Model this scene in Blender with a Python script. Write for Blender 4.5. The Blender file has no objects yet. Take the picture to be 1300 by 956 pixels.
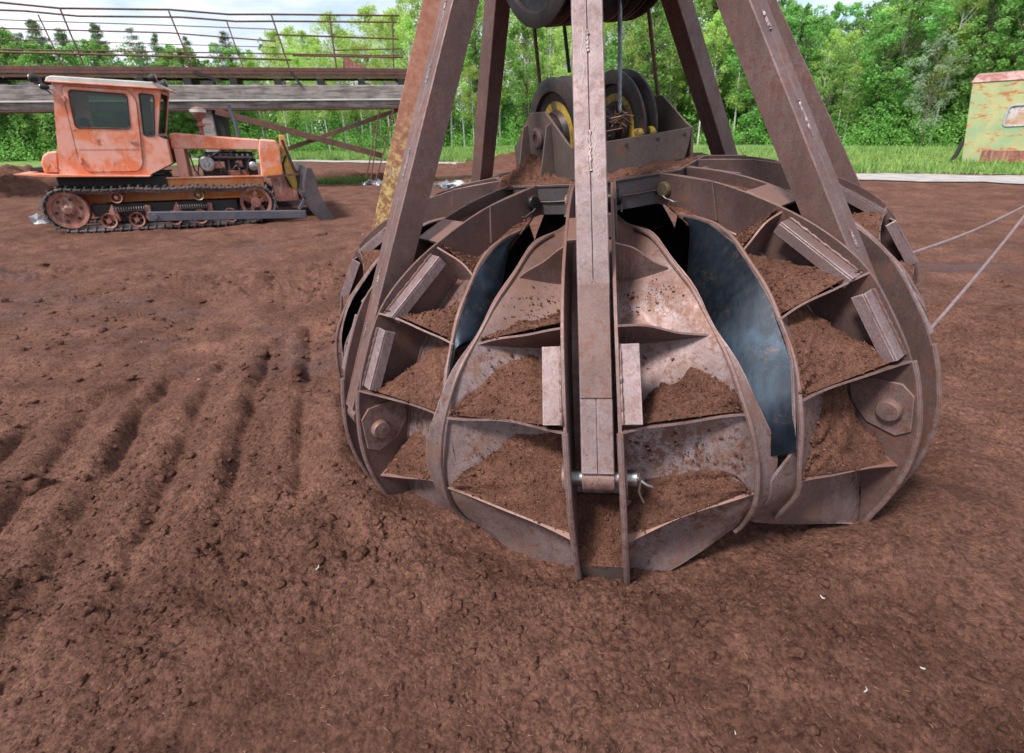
import bpy, bmesh, math, random
import numpy as np
from mathutils import Vector, Matrix, Euler
random.seed(7); RNG = np.random.default_rng(11)
PI = math.pi
scene = bpy.context.scene
col = scene.collection

# ------------------------------------------------------------------ camera numbers
FPX, PITCH, YAW, ROLL, DIST, EYE = 670.0, 0.3847, -0.1951, -0.02, 3.7314, 1.75
GZ = -0.15                                  # mean ground level
def ray(u, v):
    X = u-650; Y = v-433
    cr, sr = math.cos(ROLL), math.sin(ROLL)
    x = (X*cr+Y*sr)/FPX; up = -(-X*sr+Y*cr)/FPX
    c, s = math.cos(PITCH), math.sin(PITCH)
    y = c+up*s; z = -s+up*c
    cy, sy = math.cos(YAW), math.sin(YAW)
    return Vector((x*cy+y*sy, -x*sy+y*cy, z))
CAM = Vector((0, -DIST, EYE))
def gnd(u, v, z=GZ):
    r = ray(u, v); return CAM+r*((z-EYE)/r.z)

# ------------------------------------------------------------------ noise (numpy)
def _hash(ix, iy, seed):
    n = (ix.astype(np.int64)*374761393 + iy.astype(np.int64)*668265263 + seed*1274126177) & 0xffffffff
    n = ((n ^ (n >> 13))*1274126177) & 0xffffffff
    return ((n ^ (n >> 16)) & 0xffff)/65535.0
def vnoise(x, y, seed=0):
    ix = np.floor(x); iy = np.floor(y); fx = x-ix; fy = y-iy
    fx = fx*fx*(3-2*fx); fy = fy*fy*(3-2*fy)
    a = _hash(ix, iy, seed); b = _hash(ix+1, iy, seed); c = _hash(ix, iy+1, seed); d = _hash(ix+1, iy+1, seed)
    return (a*(1-fx)+b*fx)*(1-fy)+(c*(1-fx)+d*fx)*fy-0.5
def fbm(x, y, f, octs, seed=0, gain=.5):
    r = 0; a = 1
    for i in range(octs):
        ca, sa = math.cos(.7*i), math.sin(.7*i)
        r = r+a*vnoise((x*ca-y*sa)*f+17.3*i, (x*sa+y*ca)*f-9.1*i, seed+i*31); f *= 2.03; a *= gain
    return r
def sstep(a, b, x):
    t = np.clip((x-a)/(b-a), 0, 1); return t*t*(3-2*t)

# ------------------------------------------------------------------ mesh builder
class MB:
    def __init__(s): s.v = []; s.f = []; s.mi = []; s.cur = 0
    def add(s, vs, fs):
        n = len(s.v); s.v += [tuple(v) for v in vs]
        for f in fs: s.f.append(tuple(i+n for i in f)); s.mi.append(s.cur)
        return s
    def box(s, c, d, rot=None):
        x, y, z = d[0]/2, d[1]/2, d[2]/2
        vs = [Vector(p) for p in ((-x,-y,-z),(x,-y,-z),(x,y,-z),(-x,y,-z),(-x,-y,z),(x,-y,z),(x,y,z),(-x,y,z))]
        if rot is not None: vs = [rot @ v for v in vs]
        c = Vector(c)
        return s.add([v+c for v in vs], [(0,3,2,1),(4,5,6,7),(0,1,5,4),(1,2,6,5),(2,3,7,6),(3,0,4,7)])
    def beam(s, a, b, w, h, up=(0,0,1), ext=0):        # box along a-b, w across, h along 'up'
        a = Vector(a); b = Vector(b); d = (b-a); L = d.length; d.normalize()
        up = Vector(up); sx = d.cross(up)
        if sx.length < 1e-4: sx = d.cross(Vector((1,0,0)))
        sx.normalize(); uz = sx.cross(d)
        R = Matrix((sx, d, uz)).transposed()
        return s.box((a+b)/2, (w, L+2*ext, h), R)
    def prism(s, poly, off):                            # planar polygon (3d pts) swept by vector off
        poly = [Vector(p) for p in poly]; off = Vector(off); n = len(poly)
        fs = [tuple(range(n))[::-1], tuple(range(n, 2*n))]
        fs += [(i, (i+1) % n, n+(i+1) % n, n+i) for i in range(n)]
        return s.add(poly+[p+off for p in poly], fs)
    def cyl(s, a, b, r, n=16, r2=None, cap=True):
        a = Vector(a); b = Vector(b); d = (b-a).normalized(); r2 = r if r2 is None else r2
        x = d.orthogonal().normalized(); y = d.cross(x)
        vs = []
        for P, R in ((a, r), (b, r2)):
            for i in range(n): t = 2*PI*i/n; vs.append(P+x*(R*math.cos(t))+y*(R*math.sin(t)))
        fs = [(i, (i+1) % n, n+(i+1) % n, n+i) for i in range(n)]
        if cap: fs += [tuple(range(n))[::-1], tuple(range(n, 2*n))]
        return s.add(vs, fs)
    def tube(s, pts, r, n=8, closed=False):
        pts = [Vector(p) for p in pts]; m = len(pts); vs = []; fs = []
        T = []
        for i in range(m):
            a = pts[(i-1) % m] if (closed or i > 0) else pts[i]; b = pts[(i+1) % m] if (closed or i < m-1) else pts[i]
            T.append((b-a).normalized())
        x = T[0].orthogonal().normalized()
        for i in range(m):
            x = (x-T[i]*x.dot(T[i])).normalized(); y = T[i].cross(x)
            R = r[i] if isinstance(r, (list, tuple)) else r
            for k in range(n): t = 2*PI*k/n; vs.append(pts[i]+x*(R*math.cos(t))+y*(R*math.sin(t)))
        for i in range(m if closed else m-1):
            j = (i+1) % m
            for k in range(n): fs.append((i*n+k, i*n+(k+1) % n, j*n+(k+1) % n, j*n+k))
        if not closed: fs += [tuple(range(n))[::-1], tuple((m-1)*n+k for k in range(n))]
        return s.add(vs, fs)
    def lathe(s, c, axis, prof, n=40):                 # prof: closed loop of (radius, offset along axis)
        c = Vector(c); ax = Vector(axis).normalized(); x = ax.orthogonal().normalized(); y = ax.cross(x); m = len(prof)
        vs = []; fs = []
        for i in range(n):
            t = 2*PI*i/n; e = x*math.cos(t)+y*math.sin(t)
            for (r, o) in prof: vs.append(c+e*r+ax*o)
        for i in range(n):
            j = (i+1) % n
            for k in range(m): fs.append((i*m+k, j*m+k, j*m+(k+1) % m, i*m+(k+1) % m))
        return s.add(vs, fs)
    def build(s, name, mats, parent=None, smooth=False, bevel=0, M=None):
        me = bpy.data.meshes.new(name); me.from_pydata(s.v, [], s.f); me.validate()
        if not isinstance(mats, (list, tuple)): mats = [mats]
        for m in mats: me.materials.append(m)
        if any(s.mi) and len(s.mi) == len(me.polygons): me.polygons.foreach_set('material_index', s.mi)
        bm = bmesh.new(); bm.from_mesh(me); bmesh.ops.recalc_face_normals(bm, faces=bm.faces); bm.to_mesh(me); bm.free()
        if smooth:
            me.polygons.foreach_set('use_smooth', [True]*len(me.polygons))
            try: me.set_sharp_from_angle(angle=math.radians(38))
            except Exception: pass
        o = bpy.data.objects.new(name, me); col.objects.link(o)
        if parent: o.parent = parent
        if M is not None: o.matrix_local = M
        if bevel:
            b = o.modifiers.new('bevel', 'BEVEL'); b.width = bevel; b.segments = 1; b.limit_method = 'ANGLE'; b.angle_limit = math.radians(40)
        return o
def empty(name, loc=(0,0,0), rz=0, parent=None):
    o = bpy.data.objects.new(name, None); col.objects.link(o); o.location = loc; o.rotation_euler = (0,0,rz); o.empty_display_size = .2
    if parent: o.parent = parent
    return o
def tag(o, label=None, cat=None, group=None, kind=None):
    if label: o['label'] = label
    if cat: o['category'] = cat
    if group: o['group'] = group
    if kind: o['kind'] = kind
    return o
def copy_tree(o, parent=None):
    c = o.copy(); col.objects.link(c); c.parent = parent
    for ch in list(o.children): copy_tree(ch, c)
    return c
def np_mesh(name, V, F, mats, parent=None, smooth=False):
    me = bpy.data.meshes.new(name); V = np.asarray(V, np.float32); F = np.asarray(F, np.int32); k = F.shape[1]
    me.vertices.add(len(V)); me.vertices.foreach_set('co', V.ravel())
    me.loops.add(F.size); me.loops.foreach_set('vertex_index', F.ravel())
    me.polygons.add(len(F)); me.polygons.foreach_set('loop_start', np.arange(0, F.size, k, dtype=np.int32))
    try: me.polygons.foreach_set('loop_total', np.full(len(F), k, np.int32))
    except Exception: pass
    if smooth: me.polygons.foreach_set('use_smooth', np.ones(len(F), bool))
    me.update(calc_edges=True)
    for m in (mats if isinstance(mats, (list, tuple)) else [mats]): me.materials.append(m)
    o = bpy.data.objects.new(name, me); col.objects.link(o)
    if parent: o.parent = parent
    return o

# ------------------------------------------------------------------ materials
class Mat:
    def __init__(s, name):
        s.m = bpy.data.materials.new(name); s.m.use_nodes = True; s.n = s.m.node_tree.nodes; s.l = s.m.node_tree.links
        s.b = s.n['Principled BSDF']; s.tc = s.n.new('ShaderNodeTexCoord')
    def noise(s, scale, detail=6, rough=.6, vec=None, dist=0, sc=None):
        t = s.n.new('ShaderNodeTexNoise'); t.inputs['Scale'].default_value = scale; t.inputs['Detail'].default_value = detail
        t.inputs['Roughness'].default_value = rough; t.inputs['Distortion'].default_value = dist
        v = vec or s.tc.outputs['Object']
        if sc:
            mp = s.n.new('ShaderNodeMapping'); mp.inputs['Scale'].default_value = sc; s.l.new(v, mp.inputs['Vector']); v = mp.outputs[0]
        s.l.new(v, t.inputs['Vector']); return t.outputs['Fac']
    def ramp(s, fac, stops):
        r = s.n.new('ShaderNodeValToRGB'); e = r.color_ramp.elements
        while len(e) > len(stops): e.remove(e[-1])
        while len(e) < len(stops): e.new(.5)
        for el, (p, c) in zip(e, stops):
            el.position = p; el.color = (c, c, c, 1) if not isinstance(c, tuple) else (*c, 1)
        s.l.new(fac, r.inputs['Fac']); return r.outputs['Color']
    def mix(s, fac, a, b, mode='MIX'):
        x = s.n.new('ShaderNodeMix'); x.data_type = 'RGBA'; x.blend_type = mode
        for inp, v in ((x.inputs[0], fac), (x.inputs[6], a), (x.inputs[7], b)):
            if isinstance(v, (int, float)): inp.default_value = v
            elif isinstance(v, tuple): inp.default_value = (*v, 1)
            else: s.l.new(v, inp)
        return x.outputs[2]
    def math(s, op, a, b=0.5):
        x = s.n.new('ShaderNodeMath'); x.operation = op
        for inp, v in ((x.inputs[0], a), (x.inputs[1], b)):
            if isinstance(v, (int, float)): inp.default_value = v
            else: s.l.new(v, inp)
        return x.outputs[0]
    def bump(s, h, strength=.5, dist=.01, prev=None):
        b = s.n.new('ShaderNodeBump'); b.inputs['Strength'].default_value = strength; b.inputs['Distance'].default_value = dist
        s.l.new(h, b.inputs['Height'])
        if prev: s.l.new(prev, b.inputs['Normal'])
        s.l.new(b.outputs[0], s.b.inputs['Normal']); return b.outputs[0]
    def set(s, color=None, rough=None, metal=None, spec=None):
        for k, v in (('Base Color', color), ('Roughness', rough), ('Metallic', metal), ('Specular IOR Level', spec)):
            if v is None: continue
            i = s.b.inputs[k]
            if isinstance(v, tuple): i.default_value = (*v, 1)
            elif isinstance(v, (int, float)): i.default_value = v
            else: s.l.new(v, i)
        return s
    def upward(s):
        g = s.n.new('ShaderNodeNewGeometry'); x = s.n.new('ShaderNodeSeparateXYZ'); s.l.new(g.outputs['Normal'], x.inputs[0]); return x.outputs['Z']

PEAT_A, PEAT_B, PEAT_C = (.108,.049,.034), (.202,.098,.070), (.046,.023,.018)
def steel(name, dark, light, rust=(.17,.062,.03), rustpos=.60, dust=.5, metal=.25, rough=(.36,.68), spots=.5, wear=False):
    m = Mat(name)
    n1 = m.noise(1.7, 12, .62); n2 = m.noise(110, 5, .75); n3 = m.noise(7, 12, .78, dist=.5)
    c = m.mix(m.ramp(n1, [(.38,.12),(.62,.88)]), dark, light)
    c = m.mix(m.ramp(m.noise(14, 10, .8, sc=(1,1,.22)), [(.5,0.),(.66,.5)]), c, tuple(a*.75 for a in dark))
    c = m.mix(m.ramp(n2, [(.46,0.),(.66,.5)]), c, tuple(a*.5 for a in dark))
    c = m.mix(m.ramp(m.noise(60, 6, .7), [(.60,0.),(.70,.35)]), c, tuple(min(1,a*1.5) for a in light))
    c = m.mix(m.ramp(m.math('ADD', m.math('MULTIPLY', m.noise(26, 10, .8), .75), m.math('MULTIPLY', n1, .25)), [(.52,0.),(.56,spots)]), c, (.125,.05,.03))
    c = m.mix(m.ramp(m.noise(4, 12, .85, sc=(1,1,.12)), [(.60,0.),(.68,.5)]), c, tuple(min(1,a*1.35) for a in light))
    rf = m.ramp(n3, [(rustpos-.05,0.),(rustpos+.06,1.)])
    c = m.mix(m.math('MULTIPLY', rf, .75), c, rust)
    sp = m.ramp(m.noise(85, 3, .6), [(.64,0.),(.70,1.)])
    c = m.mix(m.math('MULTIPLY', sp, .5), c, (.035,.02,.018))
    if wear:
        bv = m.n.new('ShaderNodeBevel'); bv.samples = 3; bv.inputs['Radius'].default_value = .007; gg = m.n.new('ShaderNodeNewGeometry')
        dp = m.n.new('ShaderNodeVectorMath'); dp.operation = 'DOT_PRODUCT'; m.l.new(bv.outputs[0], dp.inputs[0]); m.l.new(gg.outputs['Normal'], dp.inputs[1])
        em = m.math('MULTIPLY', m.ramp(dp.outputs['Value'], [(.80,1.),(.985,0.)]), m.ramp(m.noise(12, 8, .75), [(.38,0.),(.56,.8)]))
        c = m.mix(em, c, tuple(min(.62, a*1.9) for a in light))
    d = m.math('MULTIPLY', m.ramp(m.upward(), [(.25,0.),(.85,1.)]), m.ramp(m.noise(5, 12, .8), [(.50-.14*dust,0.),(.56-.10*dust,1.)]))
    c = m.mix(m.math('MULTIPLY', d, dust), c, PEAT_B)
    r = m.ramp(n3, [(.3,rough[0]),(.65,rough[1])])
    m.set(c, r, metal)
    m.bump(n2, .3, .0012, m.bump(n3, .25, .003))
    return m.m
M_STEEL = steel('weathered_steel', (.108,.062,.055), (.232,.162,.158), dust=.75, spots=.7, wear=True)
M_SHELL = steel('scuffed_shell_steel', (.120,.074,.066), (.315,.245,.255), rust=(.17,.085,.055), rustpos=.54, dust=.7, metal=.4, spots=.9, wear=True)
M_CHEEK = steel('dark_cheek_steel', (.066,.037,.033), (.150,.098,.094), dust=.6, spots=.6, wear=True)
M_ARM = steel('mauve_arm_steel', (.145,.097,.094), (.30,.222,.232), rust=(.16,.08,.06), rustpos=.62, dust=.3, wear=True)
M_ARMB = steel('brown_arm_steel', (.105,.058,.050), (.225,.148,.145), rust=(.15,.06,.04), rustpos=.56, dust=.3, spots=.6, wear=True)
M_RING = steel('grey_ring_steel', (.06,.052,.056), (.125,.112,.12), rustpos=.66, dust=.95, metal=.4)
M_BOX = steel('brown_box_steel', (.085,.064,.058), (.15,.12,.108), dust=.5)
M_DARK = steel('black_greased_steel', (.02,.02,.023), (.06,.058,.062), rustpos=.7, dust=.3, metal=.5, rough=(.3,.6))
M_RUSTY = steel('rusty_bridge_steel', (.07,.040,.038), (.15,.08,.07), rust=(.2,.065,.035), rustpos=.52, dust=.1)
def shiny():
    m = Mat('polished_blue_steel'); n = m.noise(2.2, 7, .6, dist=1.2); n2 = m.noise(30, 5, .6, sc=(1, 1, .12))
    c = m.mix(m.ramp(n, [(.42,0.),(.68,1.)]), (.008,.012,.019), (.026,.046,.072)); c = m.mix(m.ramp(n2, [(.5,0.),(.7,.5)]), c, (.02,.02,.022)); c = m.mix(m.ramp(m.noise(6, 12, .85), [(.56,0.),(.62,.7)]), c, (.07,.045,.035))
    m.set(c, m.ramp(n2, [(.3,.30),(.7,.5)]), .7); m.bump(n, .15, .01); return m.m
M_INNER = shiny()
def bright(name, c, r=.28): m = Mat(name); m.set(m.mix(m.ramp(m.noise(20), [(.45,0.),(.6,.6)]), c, tuple(x*.4 for x in c)), r, .95); return m.m
M_PIN = bright('bare_pin_steel', (.36,.34,.33), .38); M_ROPE = bright('grey_wire_rope', (.22,.25,.27), .45)
M_ROPE_R = steel('rusty_wire_rope', (.06,.028,.018), (.12,.055,.035), dust=.1)
M_WIRE = bright('bent_wire', (.34,.31,.31), .5)
def peat(name, scale=1, a=PEAT_A, b=PEAT_B, c=PEAT_C, bumpd=.012, damp=False):
    m = Mat(name); n1 = m.noise(2.3*scale, 10, .7); n2 = m.noise(30*scale, 8, .75); n3 = m.noise(110*scale, 6, .8)
    k = m.mix(m.ramp(n1, [(.34,0.),(.66,1.)]), a, b); k = m.mix(m.ramp(n2, [(.36,.85),(.54,0.)]), k, c)
    k = m.mix(m.ramp(n3, [(.60,0.),(.70,.5)]), k, (.27,.15,.10))
    k = m.mix(m.math('MULTIPLY', m.ramp(m.noise(.9*scale, 9, .72, dist=.5), [(.47,0.),(.60,1.)]), .45), k, tuple(x*.62 for x in a)); k = m.mix(m.math('MULTIPLY', m.ramp(m.noise(1.6*scale, 10, .75), [(.56,0.),(.68,1.)]), .4), k, tuple(x*1.35 for x in b))
    rough = .95
    if damp:
        w = m.ramp(m.noise(.55, 7, .6, dist=.8, sc=(.5, 1.3, 1)), [(.57,0.),(.68,1.)])
        k = m.mix(m.math('MULTIPLY', w, .62), k, (.075,.050,.056)); rough = m.ramp(w, [(0.,.95),(1.,.55)])
    vo = m.n.new('ShaderNodeTexVoronoi'); vo.inputs['Scale'].default_value = 75*scale; m.l.new(m.tc.outputs['Object'], vo.inputs['Vector']); vo.inputs['Randomness'].default_value = 1
    sp = m.ramp(vo.outputs['Color'], [(.0,.72),(.5,1.),(1.,1.32)]); k = m.mix(1., k, sp, 'MULTIPLY')
    vd = m.math('SUBTRACT', 1., vo.outputs['Distance']); h = m.math('ADD', m.math('MULTIPLY', vd, .6), n3)
    m.set(k, rough, 0, .1); m.bump(h, 1., .010*bumpd/.012, m.bump(n2, .8, bumpd*.8)); return m.m
M_PEAT = peat('peat_ground', 1, damp=True); M_HEAP = peat('loose_peat', 2.2, (.130,.058,.040), (.220,.105,.072), (.06,.028,.02), .009)
M_CLOD = peat('peat_clod', 2.5, PEAT_A, PEAT_B, (.06,.032,.025), .006)
def simple(name, c, r=.7, metal=0, var=.35, sc=12, bumps=.2):
    m = Mat(name); n = m.noise(sc, 7, .65); m.set(m.mix(m.ramp(n, [(.35,0.),(.65,1.)]), tuple(x*(1-var) for x in c), tuple(min(1, x*(1+var*.5)) for x in c)), r, metal); m.bump(n, bumps, .006); return m.m
M_FIBRE = simple('straw_fibre', (.34,.20,.125), .85, var=.5, sc=40); M_LITTER = simple('pale_litter', (.48,.45,.43), .7, var=.3)
M_YELLOW = steel('chipped_yellow_paint', (.42,.27,.03), (.55,.38,.05), rust=(.05,.04,.04), rustpos=.50, dust=.3, metal=0)
M_BRASS = steel('greasy_bolt', (.16,.12,.07), (.3,.24,.14), rustpos=.55, dust=.1, metal=.6)
def yarm():
    m = Mat('orange_yellow_rusted_paint'); x = m.n.new('ShaderNodeSeparateXYZ'); m.l.new(m.tc.outputs['Object'], x.inputs[0])
    n = m.noise(24, 9, .75); n2 = m.noise(3, 5, .6)
    zz = m.math('ADD', x.outputs['Z'], m.math('MULTIPLY', n2, .7))
    red = m.mix(m.ramp(n, [(.4,0.),(.62,1.)]), (.25,.095,.06), (.36,.17,.12))
    yel = m.mix(m.ramp(n, [(.46,0.),(.58,1.)]), (.2,.09,.05), (.50,.36,.13))
    yel = m.mix(m.ramp(m.noise(5, 6, .7), [(.55,0.),(.7,.9)]), yel, (.55,.5,.42))
    m.set(m.mix(m.ramp(m.math('DIVIDE', zz, 4.), [(.5,0.),(.6,1.)]), yel, red), .75, 0); m.bump(n, .4, .005); return m.m
M_YARM = yarm()

M_ROOFP = simple('white_paint_drip', (.42,.38,.37), .7, var=.2)
# ------------------------------------------------------------------ THE GRAB
GRAB = empty('orange_peel_grab')
tag(GRAB, 'huge rusty eight-clawed grab resting on the peat under tall steel arms', 'grab bucket')
TY, TX = .0949, .0546
R1 = Matrix(((math.cos(TY),0,-math.sin(TY)),(0,1,0),(math.sin(TY),0,math.cos(TY))))
R2 = Matrix(((1,0,0),(0,math.cos(TX),-math.sin(TX)),(0,math.sin(TX),math.cos(TX))))
GM = (R2 @ R1).to_4x4(); GRAB.matrix_world = GM
AZ0 = .0285
def Rz(a): return Matrix.Rotation(a, 4, 'Z')
def P(t, r, z): return Vector((t, -r, z))
# shell centre line, half widths
SH = np.array([(.60,1.345,.10),(.74,1.30,.16),(.89,1.25,.22),(1.13,1.175,.335),(1.37,1.02,.475),(1.55,.81,.595),(1.66,.60,.665),(1.72,.44,.695),(1.76,.30,.69),(1.785,.19,.68),(1.81,.08,.655),(1.82,.02,.57),(1.83,-.07,.34),(1.835,-.15,.15),(1.835,-.20,.12)])
SL = np.r_[0, np.cumsum(np.hypot(np.diff(SH[:,0]), np.diff(SH[:,1])))]
def sh(u):
    return [float(np.interp(u, SL, SH[:,i])) for i in range(3)]
def smooth_sh(u):
    e = .05; a = np.array(sh(max(0,u-e))); b = np.array(sh(u)); c = np.array(sh(min(SL[-1],u+e))); return (a+2*b+c)/4
OUT = [(.53,1.50),(.72,1.495),(1.0,1.455),(1.30,1.365),(1.52,1.265),(1.70,1.13),(1.83,.94),(1.92,.76),(1.97,.57),(1.99,.40),(1.975,.22),(1.93,.04),(1.87,-.13),(1.845,-.22)]
def catmull(pts, n=4):
    pts = [Vector((*p, 0)) if len(p) == 2 else Vector(p) for p in pts]; out = []
    for i in range(len(pts)-1):
        p0 = pts[max(i-1,0)]; p1 = pts[i]; p2 = pts[i+1]; p3 = pts[min(i+2,len(pts)-1)]
        for k in range(n):
            t = k/n; out.append(.5*((2*p1)+(p2-p0)*t+(2*p0-5*p1+4*p2-p3)*t*t+(3*p1-p0-3*p2+p3)*t**3))
    out.append(pts[-1]); return out
OUTS = [(p.x, p.y) for p in catmull(OUT)]
TC = .105                                            # cheek plane offset
WALLED = False
ASYM = {-1: 0., 1: 0.}
def wid(u, sg):
    w = float(smooth_sh(u)[2])*(1+ASYM[-1 if sg < 0 else 1]*float(sstep(.7, 1.25, u)))
    return w*(1-.055*float(sstep(.35,.6,u)*sstep(1.35,1.1,u))) if WALLED else w
def trough(u): return float(.085*sstep(.15, .5, u)*(1-sstep(1.25, 1.7, u))+.02-.20*sstep(1.62, 1.98, u)*(sh(u)[2]/.65)**2)
def flange(u):
    g = float(sstep(1.0, 1.45, u) if not WALLED else sstep(1.44, 1.62, u))*float(sstep(2.12, 1.98, u)); return (.055*g, .075*g)
def shell_mesh(seed):
    mb = MB(); nu, nv = 44, 22; th = .012
    rnd = random.Random(seed); ph = [rnd.uniform(0, 6) for _ in range(4)]
    front = []; back = []
    for i in range(nu+1):
        u = SL[-1]*i/nu; r, z, w = smooth_sh(u)
        a = smooth_sh(min(SL[-1], u+.03)); b = smooth_sh(max(0, u-.03)); dr, dz = a[0]-b[0], a[1]-b[1]; L = math.hypot(dr, dz); nr, nz = -dz/L, dr/L     # outward
        if nr*1+nz*.6 < 0: nr, nz = -nr, -nz
        for j in range(nv+1):
            v = -1+2*j/nv; w = wid(u, v); t = v*w
            d = trough(u)*v*v
            av = abs(v)
            if j in (0, nv): d = trough(u)-flange(u)[1]; t = math.copysign(w+flange(u)[0], v)
            d += .012*math.sin(5*u+ph[0]+3*v)*av*(j not in (0,nv)) + .008*math.sin(9*u+ph[1])*av*av
            t += (.010*math.sin(7*u+ph[2])+.006*math.sin(17*u+ph[3]))*v*av
            front.append(P(t, r+nr*d, z+nz*d)); back.append(P(t, r+nr*(d-th), z+nz*(d-th)))
    N = len(front); idx = lambda i, j: i*(nv+1)+j
    mb.add(front+back, [])
    for i in range(nu):
        for j in range(nv):
            q = (idx(i,j), idx(i,j+1), idx(i+1,j+1), idx(i+1,j))
            mb.f.append(q); mb.mi.append(0); mb.f.append(tuple(N+k for k in q[::-1])); mb.mi.append(1)
    edge = [(idx(i,0), idx(i+1,0)) for i in range(nu)]+[(idx(nu,j), idx(nu,j+1)) for j in range(nv)]+[(idx(i+1,nv), idx(i,nv)) for i in range(nu-1,-1,-1)]+[(idx(0,j+1), idx(0,j)) for j in range(nv-1,-1,-1)]
    for a, b in edge: mb.f.append((a, b, N+b, N+a)); mb.mi.append(0)
    return mb
def shell_pt(u, t, lift=0):
    r, z, w = smooth_sh(u); v = t/max(wid(u, t), .01); a = smooth_sh(min(SL[-1], u+.03)); b = smooth_sh(max(0, u-.03))
    dr, dz = a[0]-b[0], a[1]-b[1]; L = math.hypot(dr, dz); nr, nz = -dz/L, dr/L
    if nr+nz*.6 < 0: nr, nz = -nr, -nz
    d = trough(u)*min(v*v, 1)+lift; return P(t, r+nr*d, z+nz*d)
def bar_path(sg, u0=.30, u1=1.90, n=36, frac=.955):
    return [shell_pt(u0+(u1-u0)*i/n, sg*frac*wid(u0+(u1-u0)*i/n, sg), .006) for i in range(n+1)]
def u_at(r, z):
    us = np.linspace(0, SL[-1], 400); d = [abs(complex(sh(u)[0]-r, sh(u)[1]-z)) for u in us]; return float(us[int(np.argmin(d))])
GUS = [((1.32,1.345), u_at(1.21,1.13), .34), ((1.72,1.12), u_at(1.46,.92), .50), ((1.93,.765), u_at(1.63,.665), .62), ((1.965,.235), u_at(1.745,.345), .66)]
def gusset(sg, g, seed=0):
    (ar, az), ub, tw = g; tw *= 1+ASYM[sg]*float(sstep(.7, 1.25, ub)); mb = MB(); rnd = random.Random(seed*7+int(sg*3+5))
    A = P(sg*(TC+.006), ar-.012, az-.002); B = shell_pt(ub, sg*(TC+.006), -.004)
    n = 14; outer = []; inner = []; wa = rnd.uniform(.004,.014); wb = rnd.uniform(0,6)
    for i in range(n+1):
        s = i/n; t = sg*((TC+.006)*(1-s)+tw*s); C = shell_pt(ub, sg*tw, .004)
        o = A.lerp(C, s); o.z += wa*math.sin(s*PI*1.7+wb)*math.sin(s*PI); o.y += .02*math.sin(s*PI)
        o.x = t; outer.append(o); inner.append(shell_pt(ub, t, -.004))
    nrm = (A-B).cross(Vector((sg,0,0))).normalized()*.009
    if nrm.z < 0: nrm = -nrm
    V = outer+inner+[p-nrm for p in outer]+[p-nrm for p in inner]; m = n+1
    F = []
    for i in range(n):
        F += [(i,i+1,m+i+1,m+i), (2*m+i+1,2*m+i,3*m+i,3*m+i+1), (i+1,i,2*m+i,2*m+i+1), (m+i,m+i+1,3*m+i+1,3*m+i)]
    F += [(0,m,3*m,2*m), (n,m+n,3*m+n,2*m+n)]
    mb.add(V, F); return mb
def cheek(sg):
    poly = [P(sg*TC-.007, r, z) for r, z in OUTS]
    inn = []
    for i in range(22, -1, -1):
        u = SL[-1]*i/22; p = shell_pt(u, 0, .004); inn.append(P(sg*TC-.007, -p.y, p.z))
    poly += inn+[P(sg*TC-.007, .53, 1.345)]
    return MB().prism(poly, (.014,0,0))
PIN = (1.8808, .5147); HINGE = (.6572, 1.4189)
def side_wall(sg, seed):
    mb = MB(); nu, nq = 26, 8; us = [.24+(1.47-.24)*i/nu for i in range(nu+1)]; rnd = random.Random(seed+sg); ph = rnd.uniform(0, 6); V = []; W2 = []
    for u in us:
        w_ = wid(u, sg); e = shell_pt(u, sg*w_*.99, -.006); L = (.36 if sg < 0 else .14*float(sstep(1.0, .9, u)))*float(sstep(.24, .62, u))*(1-.12*float(sstep(1.1, 1.47, u)))
        c = smooth_sh(u); a = smooth_sh(min(SL[-1], u+.03)); b = smooth_sh(max(0, u-.03)); dr, dz_ = a[0]-b[0], a[1]-b[1]; l_ = math.hypot(dr, dz_); nr, nz_ = -dz_/l_, dr/l_
        if nr+nz_*.6 < 0: nr, nz_ = -nr, -nz_
        for q in range(nq+1):
            f_ = q/nq; curve = .05*f_*(1-f_); d = L*f_; p = e+Vector((sg*(d*.50+curve), d*.86*nr, -d*.86*nz_))+Vector((sg*.01*math.sin(5*u+ph)*f_, 0, 0)); V.append(p); W2.append(p+Vector((sg*.007, -.004*nr, .004*nz_)))
    N = len(V); F = []
    for i in range(nu):
        for q in range(nq): a = i*(nq+1)+q; F += [(a,a+1,a+nq+2,a+nq+1), (N+a+nq+1,N+a+nq+2,N+a+1,N+a)]
        a = i*(nq+1)+nq; F.append((a,N+a,N+a+nq+1,a+nq+1))
    a = nu*(nq+1)
    for q in range(nq): F.append((a+q,a+q+1,N+a+q+1,N+a+q))
    return mb.add(V+W2, F)
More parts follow.
